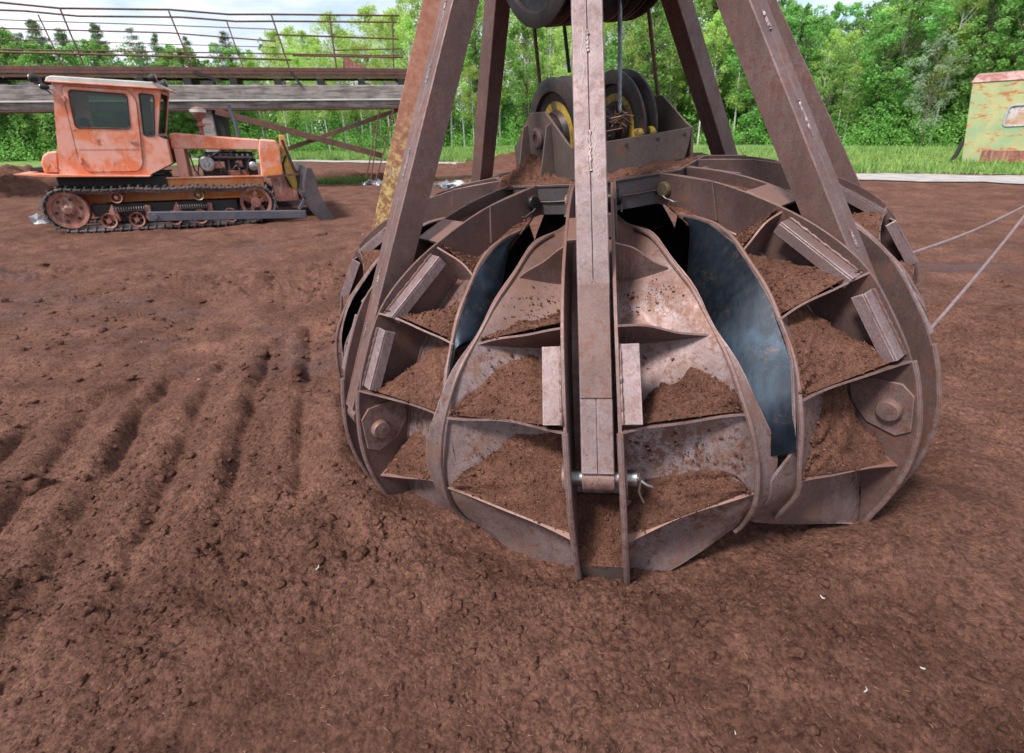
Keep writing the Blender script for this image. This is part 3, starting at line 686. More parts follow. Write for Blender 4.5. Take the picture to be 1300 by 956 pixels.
def ground_pts(r_, n, rmin, rmax, lo=-.45, hi=.3):
    a = np.radians(r_.uniform(-62, 60, n))+YAW; r = np.exp(r_.uniform(math.log(rmin), math.log(rmax), n)); x = r*np.sin(a); y = r*np.cos(a)-DIST
    k = (fbm(x, y, 1.1, 4, 71) > r_.uniform(lo, hi, n)) & (np.hypot(x, y) > 1.9); return x[k], y[k], r[k]
r_ = np.random.default_rng(5); x, y, r = ground_pts(r_, 64000, .7, 9, -.35, .35); sz = np.clip(.0022*np.exp(r_.exponential(.5, len(x))), .0022, .02)*(r/1.8)**.5
tag(clods(np.stack([x, y, height(x, y)+sz*.1], 1), sz, 5, 'peat_clods', M_PEAT, False), 'crumbled peat clods strewn over the bare ground', 'soil', kind='stuff')
x, y, r = ground_pts(r_, 520, .75, 12, -.2, .35); sz = .014*np.exp(r_.exponential(.45, len(x))).clip(1, 3.4)*(r/2.2)**.5
tag(clods(np.stack([x, y, height(x, y)+sz*.05], 1), sz, 6, 'peat_lumps', M_PEAT), 'larger lumps of peat lying on the ground', 'soil', kind='stuff')
hvn = np.array([tuple(v) for v in hv]); CR = np.zeros_like(hvn)
for (k_, sg_, g_, sd) in [(0,-1,1,1),(0,-1,2,2),(0,-1,3,3),(0,1,1,1),(0,1,2,4),(0,1,3,5),(1,-1,1,6),(1,-1,2,7),(1,-1,3,8),(-1,1,1,9),(-1,1,2,10)]:
    rr_ = np.random.default_rng(sd+40); M_ = GM @ PM[k_]; ub_, tw_ = GUS[g_][1], GUS[g_][2]; n_ = 150
    e_ = []
    for _ in range(n_):
        u_ = max(.35, ub_-abs(rr_.normal())*.08-.12); t_ = sg_*rr_.uniform(TC+.02, max(TC+.03, min(tw_*.95, .88*sh(u_)[2]))); e_.append(tuple(M_ @ shell_pt(max(.1, u_), t_, .003)))
    hvn = np.concatenate([hvn, np.array(e_)]); CR = np.concatenate([CR, np.zeros((n_,3))])
NH = len(hv); k = np.concatenate([np.arange(NH, len(hvn)), np.random.default_rng(1).integers(0, NH, 14000)])
k0 = r_.integers(0, len(hvn), 15000); sz = .0019*np.exp(r_.exponential(.5, len(k))); sz = np.clip(sz, 0, .0095)
tag(clods(hvn[k]+r_.normal(size=(len(k),3))*.003+CR[k], sz, 7, 'peat_crumbs', M_HEAP, False), 'fine peat crumbs over the soil held by the grab', 'soil', kind='stuff')
def flakes(name, n, rmin, rmax, l0, l1, w, mat, label, seed, cat='debris'):
    r_ = np.random.default_rng(seed); a = np.radians(r_.uniform(-60, 58, n))+YAW; r = np.exp(r_.uniform(math.log(rmin), math.log(rmax), n)); x = r*np.sin(a); y = r*np.cos(a)-DIST
    k = np.hypot(x, y) > 2.0; x, y = x[k], y[k]; n = len(x); z = height(x, y)+.006; V = []; F = []
    for i in range(n):
        t = r_.uniform(0, 6.28); L = r_.uniform(l0, l1); ww = w*r_.uniform(.5, 1.4); tl = r_.uniform(-.35, .35); d = np.array([math.cos(t), math.sin(t), tl]); s_ = np.array([-math.sin(t), math.cos(t), r_.uniform(-.3,.3)])*ww; c = np.array([x[i], y[i], z[i]+abs(tl)*L*.5]); m = c+s_*r_.uniform(-2, 2)+[0,0,.3*ww]; u = np.array([0,0,ww*.4]); b = len(V)
        for q in (c-d*L/2, m, c+d*L/2): V += [q-s_/2-u, q+s_/2-u, q+s_/2+u, q-s_/2+u]
        for e in (0, 4):
            for j in range(4): F.append((b+e+j, b+e+(j+1) % 4, b+e+4+(j+1) % 4, b+e+4+j))
        F.append((b, b+3, b+2, b+1)); F.append((b+8, b+9, b+10, b+11))
    return tag(np_mesh(name, np.array(V), np.array(F), mat), label, cat, kind='stuff')
flakes('straw_fibres', 3600, .8, 12, .003, .020, .0011, M_FIBRE, 'tan root fibres and wood chips scattered in the peat', 8)
flakes('litter_flakes', 46, 1.2, 22, .006, .026, .006, M_LITTER, 'small whitish scraps dotted over the peat', 9, 'litter')

# fibres on the grab's peat
r_ = np.random.default_rng(3); V = []; F = []; hvn = np.array([tuple(v) for v in hv])
for idx in r_.integers(0, len(hvn), 520):
    c = hvn[idx]+[0,-.004,.004]; d = r_.normal(size=3); d /= np.linalg.norm(d); L = r_.uniform(.004,.016); s_ = np.cross(d, [0,0,1.]); s_ = s_/np.linalg.norm(s_)*.0008; u = np.cross(d, s_); b = len(V)
    for q in (c-d*L/2, c+d*L/2): V += [q-s_-u, q+s_-u, q+s_+u, q-s_+u]
    for j in range(4): F.append((b+j, b+(j+1) % 4, b+4+(j+1) % 4, b+4+j))
    F.append((b, b+3, b+2, b+1)); F.append((b+4, b+5, b+6, b+7))
tag(np_mesh('grab_fibres', np.array(V), np.array(F), M_FIBRE), 'fine straw bits mixed into the peat on the grab', 'debris', kind='stuff')

# ------------------------------------------------------------------ fields, road, grass
def sheet(name, pts_near, pts_far, z, mat, jit, seed, nv=8, step=.5, kind='structure'):
    pn = [Vector((p[0], p[1], 0)) for p in pts_near]; pf = [Vector((p[0], p[1], 0)) for p in pts_far]; V = []; F = []; n = 0
    for i in range(len(pn)-1):
        m = max(1, int((pn[i+1]-pn[i]).length/step))
        for k in range(m):
            t = k/m; a = pn[i].lerp(pn[i+1], t); b = pf[i].lerp(pf[i+1], t); d = (b-a).normalized()
            ja = jit*float(fbm(np.array(a.x), np.array(a.y), .9, 4, seed)); jb = jit*float(fbm(np.array(b.x), np.array(b.y), .9, 4, seed+9))
            a = a+d*ja; b = b+d*jb
            for j in range(nv+1): q = a.lerp(b, (j/nv)**1.5); V.append((q.x, q.y, z+.0))
            n += 1
    for i in range(n-1):
        for j in range(nv): a = i*(nv+1)+j; F.append((a, a+nv+1, a+nv+2, a+1))
    return tag(np_mesh(name, np.array(V), np.array(F), mat), kind=kind)
def grass_mat():
    m = Mat('spring_grass'); n1 = m.noise(.5, 6, .6); n2 = m.noise(9, 6, .7)
    c = m.mix(m.ramp(n1, [(.38,0.),(.62,1.)]), (.10,.19,.05), (.19,.28,.085)); c = m.mix(m.ramp(n2, [(.5,0.),(.72,.5)]), c, (.13,.12,.05))
    m.set(c, .9, 0, .2); m.bump(n2, .8, .05); return m.m
M_GRASS = grass_mat()
M_ROAD = simple('pale_gravel_road', (.36,.325,.31), .9, var=.3, sc=2.5, bumps=.3)
road_near = [(-42,37),(-30,33.2),(-20.9,30.2),(-14.3,28.2),(-7.9,25.9),(-3.3,23.7),(1.2,20.6),(4.8,18.7),(8.3,16.9),(12.3,15.7),(14.6,15.6),(22,16),(34,18)]
road_far = [(-44,40),(-32,35.5),(-22.7,32.4),(-15.8,30.6),(-8.9,28.4),(-3.8,26.6),(1.4,23.6),(5.4,21.2),(9.3,19.3),(14.0,18.3),(16.9,18.3),(24,19),(36,21)]
sheet('road', road_near, road_far, GZ+.035, M_ROAD, 1.1, 3)
gfar = [(x+1.5, y+60) for x, y in road_far]
sheet('grass_field', [(-120,70)]+[(x, y+.8) for x, y in road_far]+[(120,40)], [(-140,130)]+gfar+[(140,110)], GZ+.02, M_GRASS, .9, 5, nv=14)
sheet('grass_strip', [(-80,10),(-52,20.5),(-39.2,25.2),(-32.5,24.8),(-27,27.5),(-22,29.2)], [(-95,50),(-60,42),(-47,38),(-40,38),(-32,35),(-24,31.5)], GZ+.024, M_GRASS, .7, 8)
def blades(name, n, place, h0, h1, w, mat, label, seed):
    r_ = np.random.default_rng(seed); xy = place(r_, n); n = len(xy); h = r_.uniform(h0, h1, n)*(.6+.8*(_hash(np.floor(xy[:,0]*1.3), np.floor(xy[:,1]*1.3), 3))); t = r_.uniform(0, 6.28, n); d = np.stack([np.cos(t), np.sin(t)], 1)*w*r_.uniform(.6, 1.5, (n,1)); ln = r_.normal(size=(n,2))*.3*h[:,None]
    z = height(xy[:,0], xy[:,1]); B = np.zeros((n,3,3)); B[:,0,:2] = xy-d; B[:,1,:2] = xy+d; B[:,2,:2] = xy+ln; B[:,0,2] = z-.02; B[:,1,2] = z-.02; B[:,2,2] = z+h
    return tag(np_mesh(name, B.reshape(-1,3), np.arange(3*n).reshape(-1,3), mat), label, 'grass', kind='stuff')
RN = np.array(road_far); 
def place_meadow(r_, n):
    x = r_.uniform(-48, 30, n); yn = np.interp(x, RN[:,0], RN[:,1]); y = yn+.6+r_.uniform(0, 1, n)**1.6*22
    return np.stack([x, y], 1)
M_BLADE = Mat('grass_blade'); nb = M_BLADE.noise(1.1, 4, .6); M_BLADE.set(M_BLADE.mix(M_BLADE.ramp(nb, [(.4,0.),(.62,1.)]), (.10,.20,.04), (.24,.36,.10)), .8, 0, .2); M_BLADE = M_BLADE.m
blades('grass', 52000, place_meadow, .10, .34, .028, M_BLADE, 'tall spring grass between the gravel road and the wood', 5)
def place_weeds(r_, n):
    a = r_.normal(size=(n,2))*[[1.6,.28]]; th = .35; x = -10.2+a[:,0]*math.cos(th)-a[:,1]*math.sin(th); y = 16.6+a[:,0]*math.sin(th)+a[:,1]*math.cos(th)
    k = fbm(x, y, 1.6, 3, 7) > -.05; p1 = np.stack([x, y], 1)[k]
    q = r_.normal(size=(200,2))*.22+[-5.0, 16.4]; q2 = r_.normal(size=(420,2))*[1.2,.35]+[16.2, 23.6]; return np.concatenate([p1, q, q2])
blades('weeds', 2600, place_weeds, .08, .26, .014, M_BLADE, 'low green weeds on the peat bank beyond the bulldozer blade', 6)
r_ = np.random.default_rng(2)
V = []; F = []
for i in range(420):
    x = r_.uniform(6, 24); y = float(np.interp(x, RN[:,0], RN[:,1]))+r_.uniform(2, 12); b = len(V); s_ = .04; z = GZ+r_.uniform(.15,.3)
    V += [(x-s_,y,z),(x,y-s_,z+.01),(x+s_,y,z),(x,y+s_,z+.01),(x,y,z-.03)]; F += [(b,b+1,b+4),(b+1,b+2,b+4),(b+2,b+3,b+4),(b+3,b,b+4),(b,b+3,b+2),(b,b+2,b+1)]
M_DAND = simple('dandelion_yellow', (.65,.5,.04), .7, var=.1)
tag(np_mesh('meadow_flowers', np.array(V), np.array(F), M_DAND), 'tiny yellow flowers dotted through the grass by the trailer', 'flowers', kind='stuff')
def gmound(name, x, y, rx, ry, h, seed, mat=None):
    o = mound(name, (x, y, GZ-.02), rx, ry, h, seed, mat=mat); return o
tag(gmound('peat_mound', -22.0, 12.6, 3.2, 3.0, .9, 3, M_CLOD), 'dark rounded peat mound at the left edge behind the bulldozer', 'peat mound')
tag(gmound('peat_bank', -11.5, 17.4, 4.2, .9, .42, 5, M_PEAT), 'long low bank of peat beyond the bulldozer blade', 'peat bank')
tag(gmound('peat_bank', -3.6, 24.5, 5.5, 1.3, .75, 6, M_PEAT), 'brown peat ridge before the pale road, framed by the rear arms', 'peat bank')
# ------------------------------------------------------------------ litter heap and scraps
M_PLAST = simple('dirty_white_plastic', (.55,.56,.58), .5, var=.25, sc=25); M_BLUE = simple('grey_blue_plastic', (.22,.27,.35), .5)
def scrap_pile(x, y, rx, ry, n, label, seed):
    rnd = random.Random(seed); mb = MB()
    for i in range(n):
        a, b = rnd.gauss(0, .4)*rx, rnd.gauss(0, .4)*ry; s_ = rnd.uniform(.04, .15); z = hz(x+a, y+b)+rnd.uniform(0, .16)*math.exp(-(a*a/rx/rx+b*b/ry/ry)*2)
        R = Euler((rnd.uniform(-1,1), rnd.uniform(-1,1), rnd.uniform(0,6))).to_matrix(); mb.cur = 1 if rnd.random() < .3 else 0
        g = 3; base = [[Vector((s_*(u-1), s_*.8*(v-1), rnd.uniform(-.5,.5)*s_)) for v in range(g)] for u in range(g)]; V = [R @ base[u][v]+Vector((x+a, y+b, z+.03)) for u in range(g) for v in range(g)]
        V2 = [p-Vector((0,0,.006)) for p in V]; Fq = []
        for u in range(g-1):
            for v in range(g-1): q = u*g+v; Fq += [(q,q+g,q+g+1,q+1), (9+q+1,9+q+g+1,9+q+g,9+q)]
        for q0, q1 in ((0,1),(1,2),(2,5),(5,8),(8,7),(7,6),(6,3),(3,0)): Fq.append((q0,q1,9+q1,9+q0))
        mb.add(V+V2, Fq)
    o = mb.build('litter_heap', [M_PLAST, M_BLUE]); return tag(o, label, 'litter')
scrap_pile(-5.55, 14.2, .75, .5, 60, 'torn white and bluish plastic litter heaped behind the left arms', 3)
scrap_pile(-8.9, 15.5, .7, .35, 22, 'pale scraps lying among weeds right of the bulldozer blade', 4)
scrap_pile(-13.1, 6.5, .22, .16, 6, 'small white scrap on the peat behind the bulldozer', 5)

# ------------------------------------------------------------------ guy rods at the right
def rod(u0, v0, t0, u1, v1, t1, label):
    a = CAM+ray(u0, v0)*t0; b = CAM+ray(u1, v1)*t1; d = b-a
    pts = [a.lerp(b, i/10)-Vector((0,0,.03*math.sin(PI*i/10))) for i in range(11)]+[b+d*.25]
    o = MB().tube(pts, .0105, 8).build('guy_cable', M_ARM, smooth=True); return tag(o, label, 'cable')
rod(1150, 324, 3.32, 1300, 262, 4.7, 'upper of two taut grey cables running off right from the grab')
rod(1150, 453, 3.05, 1300, 275, 4.3, 'lower, steeper grey cable running off right from the grab')

# ------------------------------------------------------------------ BULLDOZER
def paint(name, base, fade, rust=(.16,.055,.025), worn=(.5,.42,.36), pos=.6):
    m = Mat(name); n1 = m.noise(1.5, 10, .68); n2 = m.noise(5, 12, .78, dist=.4); n3 = m.noise(9, 10, .75, sc=(1,1,.25))
    c = m.mix(m.ramp(n1, [(.45,0.),(.54,1.)]), base, fade); c = m.mix(m.ramp(n3, [(.50,0.),(.66,.5)]), c, worn)
    c = m.mix(m.ramp(n2, [(pos,0.),(pos+.07,.9)]), c, rust); m.set(c, m.ramp(n2, [(.4,.55),(.7,.85)]), 0); m.bump(n2, .2, .01); return m.m
M_PINK = paint('faded_pink_orange_paint', (.60,.165,.065), (.64,.30,.23), pos=.585, worn=(.62,.42,.36))
M_ORANGE = paint('bright_orange_paint', (.60,.16,.03), (.62,.22,.06), pos=.60)
M_REDR = paint('rust_red_paint', (.17,.055,.04), (.27,.095,.07), pos=.54)
M_DYEL = paint('yellow_orange_paint', (.62,.20,.04), (.66,.40,.04), pos=.62)
M_ROOF = paint('dirty_cream_paint', (.50,.49,.46), (.62,.60,.56), pos=.68)
M_TRACK = steel('dusty_track_steel', (.06,.05,.05), (.30,.27,.27), rust=(.11,.06,.045), dust=.35, metal=.5)
M_BLADE_ST = steel('worn_blade_steel', (.06,.052,.058), (.16,.145,.16), rust=(.10,.06,.05), dust=.2, metal=.5)
M_PUSH = steel('blue_grey_beam_paint', (.07,.075,.10), (.13,.135,.17), rust=(.12,.06,.05), rustpos=.62, dust=.3, metal=.2)
M_BLK = simple('grimy_black', (.018,.017,.017), .7, var=.5, sc=20); M_ALU = bright('dull_aluminium', (.38,.38,.38), .45)
def glass(name, tint, k):
    m = bpy.data.materials.new(name); m.use_nodes = True; n = m.node_tree.nodes; l = m.node_tree.links; n.remove(n['Principled BSDF'])
    t = n.new('ShaderNodeBsdfTransparent'); t.inputs[0].default_value = (*tint, 1); g = n.new('ShaderNodeBsdfGlossy'); g.inputs['Roughness'].default_value = .06; g.inputs[0].default_value = (.7,.75,.8,1)
    x = n.new('ShaderNodeMixShader'); x.inputs[0].default_value = k; l.new(t.outputs[0], x.inputs[1]); l.new(g.outputs[0], x.inputs[2]); l.new(x.outputs[0], n['Material Output'].inputs[0]); return m
M_GLASS = glass('dusty_cab_glass', (.52,.62,.56), .04)
from mathutils.geometry import tessellate_polygon
def plate(outer, holes, fn, th):                       # flat plate with openings; fn maps (a, b, depth) to 3-D
    loops = [outer]+holes; pts = [p for lp in loops for p in lp]
    tris = tessellate_polygon([[Vector((p[0], p[1], 0)) for p in lp] for lp in loops])
    V = [fn(p[0], p[1], 0) for p in pts]+[fn(p[0], p[1], th) for p in pts]; n = len(pts); F = []
    for t in tris: F += [tuple(t), tuple(n+i for i in t[::-1])]
    k = 0
    for lp in loops:
        m = len(lp)
        for i in range(m): a = k+i; b = k+(i+1) % m; F.append((a, b, n+b, n+a))
        k += m
    return MB().add(V, F)
def rounded(poly, r=.06, n=4):
    out = []; m = len(poly)
    for i in range(m):
        p = Vector((*poly[i], 0)); a = Vector((*poly[i-1], 0)); b = Vector((*poly[(i+1) % m], 0))
        ra = min(r, (a-p).length*.45); rb = min(r, (b-p).length*.45); A = p+(a-p).normalized()*ra; B = p+(b-p).normalized()*rb
        for k in range(n+1): t = k/n; q = A*(1-t)**2+p*2*t*(1-t)+B*t*t; out.append((q.x, q.y))
    return out
DZ = empty('bulldozer', (-11.63, 5.26, GZ), .60)
DZ.rotation_euler = (0, .026, .60); DZ.scale = (.965, 1, 1)
tag(DZ, 'old faded orange crawler bulldozer with a boxy cab parked on the peat', 'bulldozer')
W = 1.87
def fS(w0, sgn=1): return lambda a, b, d: Vector((a, w0+sgn*d, b))
def box_s(s0, s1, w0, w1, z0, z1): return ((s0+s1)/2, (w0+w1)/2, (z0+z1)/2), (s1-s0, w1-w0, z1-z0)
# cab
CW0, CW1 = .30, 1.57
side = [(.47,1.17),(2.11,1.13),(2.59,1.36),(2.59,1.86),(2.44,1.93),(2.69,2.86),(.80,2.93)]
win = rounded([(1.05,2.77),(2.03,2.72),(1.95,2.08),(1.0,2.10)], .07); win2 = rounded([(2.27,2.76),(2.54,2.74),(2.385,1.93),(2.18,1.94)], .05)
cab = plate(side, [win, win2], fS(CW0), .03).build('cab', M_PINK, DZ)
plate(side, [win, win2], fS(CW1, -1), .03).build('side_panel', M_PINK, cab)
def sloped(s0, z0, s1, z1, hole=None, ins=.0):          # wall across the cab between two profile points
    A = Vector((s0, 0, z0)); B = Vector((s1, 0, z1)); L = (B-A).length; d = (B-A)/L; nrm = Vector((d.z, 0, -d.x))
    fn = lambda a, b, t: Vector((A.x+d.x*b, a, A.z+d.z*b))+nrm*(t+ins)
    return plate([(CW0+.031,0),(CW1-.031,0),(CW1-.031,L),(CW0+.031,L)], [hole(L)] if hole else [], fn, .03)
hl = lambda L: rounded([(CW0+.16,.12*L),(CW1-.16,.12*L),(CW1-.16,.9*L),(CW0+.16,.9*L)], .06)
sloped(2.41,1.93,2.66,2.85, lambda L: rounded([(CW0+.09,.05*L),(CW1-.09,.05*L),(CW1-.09,.93*L),(CW0+.09,.93*L)], .05)).build('windscreen_frame', M_PINK, cab)
sloped(.49,1.18,.79,2.92, lambda L: rounded([(CW0+.2,.48*L),(CW1-.2,.48*L),(CW1-.2,.9*L),(CW0+.2,.9*L)], .06)).build('rear_wall', M_PINK, cab)
sloped(2.56,1.36,2.56,1.87).build('front_wall', M_PINK, cab); MB().box(*box_s(.5,2.4,CW0+.031,CW1-.031,1.14,1.17)).build('cab_floor', M_BLK, cab)
MB().prism([(.70,CW0-.05,2.935),(2.78,CW0-.05,2.865),(2.74,CW0-.05,2.93),(2.6,CW0-.05,2.985),(.82,CW0-.05,3.035),(.72,CW0-.05,3.0)], (0,CW1-CW0+.1,0)).build('roof', M_ROOF, cab, bevel=.015)
MB().tube([(.70,CW0-.06,2.93),(2.78,CW0-.06,2.86),(2.80,CW1+.06,2.86)], .018, 6).build('rain_gutter', M_PINK, cab)
door_o = rounded([(.93,2.86),(2.10,2.82),(2.19,2.62),(2.04,1.36),(1.93,1.22),(.97,1.22),(.88,1.50)], .09)
dr = plate(door_o, [rounded([(1.02,2.80),(2.06,2.75),(1.98,2.05),(.97,2.07)], .08)], fS(CW0-.0022, -1), .016).build('door', M_PINK, cab, bevel=.004)
MB().tube([(a, CW0-.012, b) for a, b in door_o], .011, 5, closed=True).build('door_seal', M_REDR, dr)
MB().tube([(a, CW0-.02, b) for a, b in rounded([(1.035,2.785),(2.045,2.735),(1.965,2.065),(.985,2.085)], .08)], .013, 5, closed=True).build('window_rubber', M_BLK, dr)
MB().tube([(a, CW0-.006, b) for a, b in win2], .014, 5, closed=True).build('window_rubber', M_BLK, cab)
MB().box(*box_s(1.90,2.04,CW0-.05,CW0-.03,1.80,1.825)).box(*box_s(1.905,1.925,CW0-.04,CW0-.018,1.79,1.83)).build('handle', M_ALU, dr)
for z in (2.62, 1.45): MB().cyl((.93+.0*z,CW0-.03,z-.05), (.93,CW0-.03,z+.05), .028, 10).build('hinge', M_PINK, dr)
MB().box(*box_s(.93,2.04,CW0-.0225,CW0-.0185,1.655,1.662)).build('door_crease', M_REDR, dr)
MB().prism([(1.03,CW0+.012,2.79),(2.05,CW0+.012,2.74),(1.97,CW0+.012,2.06),(.98,CW0+.012,2.08)], (0,.004,0)).build('pane', M_GLASS, cab)
MB().prism([(2.25,CW0+.012,2.78),(2.56,CW0+.012,2.76),(2.40,CW0+.012,1.91),(2.16,CW0+.012,1.92)], (0,.004,0)).build('pane', M_GLASS, cab)
MB().prism([(1.03,CW1-.016,2.79),(2.05,CW1-.016,2.74),(1.97,CW1-.016,2.06),(.98,CW1-.016,2.08)], (0,.004,0)).build('pane', M_GLASS, cab)
MB().prism([(2.425,CW0+.07,1.95),(2.425,CW1-.07,1.95),(2.65,CW1-.07,2.81),(2.65,CW0+.07,2.81)], (.004,0,0)).build('windscreen', M_GLASS, cab)
# seat, wheel and levers inside
mb = MB(); mb.box(*box_s(.95,1.45,.62,1.25,1.55,1.70)); mb.box(*box_s(.88,1.04,.62,1.25,1.70,2.30)); mb.build('seat', M_BLK, cab, bevel=.04)
MB().tube([(2.1,.85,1.2),(1.95,.85,2.12)], .016, 6).tube([(2.1,1.05,1.2),(1.98,1.05,2.08)], .016, 6).build('control_lever', M_BLK, cab)
MB().prism([(2.35,.4,1.5),(2.5,.4,1.9),(2.3,.4,2.0),(2.15,.4,1.5)], (0,1.05,0)).build('dashboard', M_BLK, cab)
for (s_, w_, z_, r) in ((.52,.22,2.98,.085),(.66,.2,2.83,.06),(2.62,.2,3.06,.085),(2.62,1.66,3.06,.085)):
    dx = -1 if s_ < 1 else 1; q = MB().lathe((s_, w_, z_), (dx,0,.15), [(.0005,-.1),(r*.55,-.09),(r*.95,-.02),(r,.03),(r*.9,.045),(.0005,.04)], 18).build('work_lamp', M_BLK, DZ, smooth=True)
    MB().lathe((s_+dx*.042, w_, z_), (dx,0,.15), [(.0005,0),(r*.86,.0),(r*.8,.014),(.0005,.02)], 18).build('lens', M_ALU, q, smooth=True); MB().tube([(s_, w_, z_-.03),(s_+.07*(1 if s_ < 1 else 0), w_+.1*(1 if w_ < 1 else -1), z_-.12)], .014, 6).build('bracket', M_BLK, q)
# hood, radiator, engine
HW0, HW1 = .58, 1.29
hood = MB().prism([(2.62,HW0,1.66),(2.62,HW0,1.97),(2.70,HW0,1.995),(3.5,HW0,1.93),(4.50,HW0,1.86),(4.50,HW0,1.62)], (0,HW1-HW0,0)).build('hood', M_PINK, DZ, bevel=.025)
rad = MB().prism([(4.42,HW0-.03,1.03),(4.92,HW0-.03,1.06),(4.95,HW0-.03,1.70),(4.88,HW0-.03,1.84),(4.503,HW0-.03,1.87),(4.45,HW0-.03,1.62)], (0,HW1-HW0+.06,0)).build('radiator_shell', M_PINK, DZ, bevel=.03)
MB().prism([(4.46,HW0-.036,1.02),(4.90,HW0-.036,1.03),(4.93,HW0-.036,1.30),(4.62,HW0-.036,1.24),(4.48,HW0-.036,1.12)], (0,.005,0)).build('painted_patch', M_ORANGE, rad)
for i in range(6): MB().box(*box_s(4.945,4.955,HW0+.03+i*.11,HW0+.09+i*.11,1.12,1.62)).build('grille_slot', M_BLK, rad)
MB().box(*box_s(2.66,2.86,HW0-.02,HW1+.02,1.0,1.665)).build('bulkhead', M_PINK, DZ, bevel=.01)
eng = MB().box(*box_s(3.15,4.35,.72,1.15,1.0,1.42)).box(*box_s(3.25,4.3,.75,1.1,1.42,1.58)).build('engine', M_BLK, DZ, bevel=.02)
MB().lathe((3.28,.66,1.33), (0,-1,0), [(.0005,0),(.17,0),(.17,.07),(.14,.10),(.06,.10),(.05,.13),(.0005,.13)], 28).build('starter_cover', M_ALU, eng, smooth=True)
MB().lathe((4.28,.64,1.27), (0,-1,0), [(.0005,0),(.09,0),(.1,.06),(.06,.09),(.0005,.09)], 20).build('alternator', M_ALU, eng, smooth=True)
mb = MB(); mb.tube([(3.45,.64,1.47),(4.30,.64,1.45)], .045, 10)
for k in range(4): mb.cyl((3.55+.2*k,.66,1.1), (3.55+.2*k,.66,1.44), .03, 8)
mb.tube([(3.05,.62,1.1),(3.15,.6,1.5),(3.4,.62,1.56),(3.9,.6,1.53)], .014, 6).tube([(4.1,.62,1.1),(4.2,.6,1.4),(4.36,.6,1.55)], .02, 6).tube([(2.95,.6,1.58),(3.0,.58,1.2),(3.1,.6,1.05)], .018, 6)
rnd = random.Random(3)
for _ in range(16):
    a = Vector((rnd.uniform(3.0,4.38), rnd.uniform(.58,.66), rnd.uniform(1.05,1.58))); b = a+Vector((rnd.uniform(-.35,.35), rnd.uniform(-.03,.03), rnd.uniform(-.25,.25))); b.x = min(max(b.x,3.0),4.4); b.z = min(max(b.z,1.05),1.6); mb.tube(catmull([a, a.lerp(b,.5)+Vector((0,-.03,rnd.uniform(-.06,.06))), b], 4), rnd.choice((.008,.012,.02)), 6)
mb.build('pipework', M_DARK, eng, smooth=True)
for k in range(8): x_ = 3.35+.12*k; MB().box((x_,.70,1.50),(.05,.06,.09)).build('injector', M_ALU, eng, bevel=.004)
MB().box(*box_s(3.42,3.66,.62,.71,1.22,1.38)).build('filter_housing', M_REDR, eng, bevel=.02)
MB().box(*box_s(3.9,4.05,.62,.70,1.24,1.40)).build('filter_housing', M_REDR, eng, bevel=.02)
MB().box(*box_s(3.7,4.15,.63,.72,1.06,1.18)).build('fuel_pump', M_REDR, eng, bevel=.01)
fr = MB().box(*box_s(2.3,4.45,.52,.60,.80,1.03)).box(*box_s(2.3,4.45,1.27,1.35,.80,1.03)).box(*box_s(.5,4.5,.60,1.27,.55,.79)).build('main_frame', M_ORANGE, DZ, bevel=.01)
MB().box(*box_s(2.25,4.48,.46,.52,1.03,1.065)).build('frame_flange', M_PINK, fr, bevel=.004)
MB().box(*box_s(.35,2.4,.44,1.43,.80,1.12)).build('transmission_case', M_BLK, DZ, bevel=.02)
MB().prism([(-.22,.05,1.215),(.47,.05,1.185),(1.2,.05,1.155),(2.15,.05,1.13),(2.15,.05,1.112),(.3,.05,1.15),(-.22,.05,1.20)], (0,W-.1,0)).build('fender', M_PINK, DZ)
MB().prism([(.20,.35,1.20),(.19,.35,1.40),(.25,.35,1.54),(.36,.35,1.62),(.54,.35,1.64),(.46,.35,1.20)], (0,1.17,0)).build('rear_tank', M_PINK, DZ, bevel=.03)
MB().box(*box_s(-.1,.25,.6,1.2,1.23,1.30)).build('rear_step', M_BLK, DZ)
# air cleaner, exhaust
ac = MB().lathe((3.28,.80,1.93), (0,0,1), [(.0005,0),(.05,0),(.05,.18),(.10,.22),(.07,.26),(.05,.30),(.06,.34),(.15,.42),(.17,.50),(.17,.55),(.10,.60),(.0005,.62)], 20).build('air_cleaner', M_REDR, DZ, smooth=True)
MB().lathe((3.28,.80,2.43), (0,0,1), [(.165,0),(.175,0),(.175,.055),(.165,.055)], 20).build('dust_bowl_rim', M_ROOF, ac, smooth=True); MB().tube([(3.28,.8,2.2),(3.5,.76,2.19),(3.52,.76,2.2)], .028, 8).build('outlet', M_PINK, ac)
MB().tube([(4.05,.85,1.88),(4.02,.85,2.35),(3.94,.85,2.60)], .042, 12).build('exhaust_pipe', M_PUSH, DZ, smooth=True)
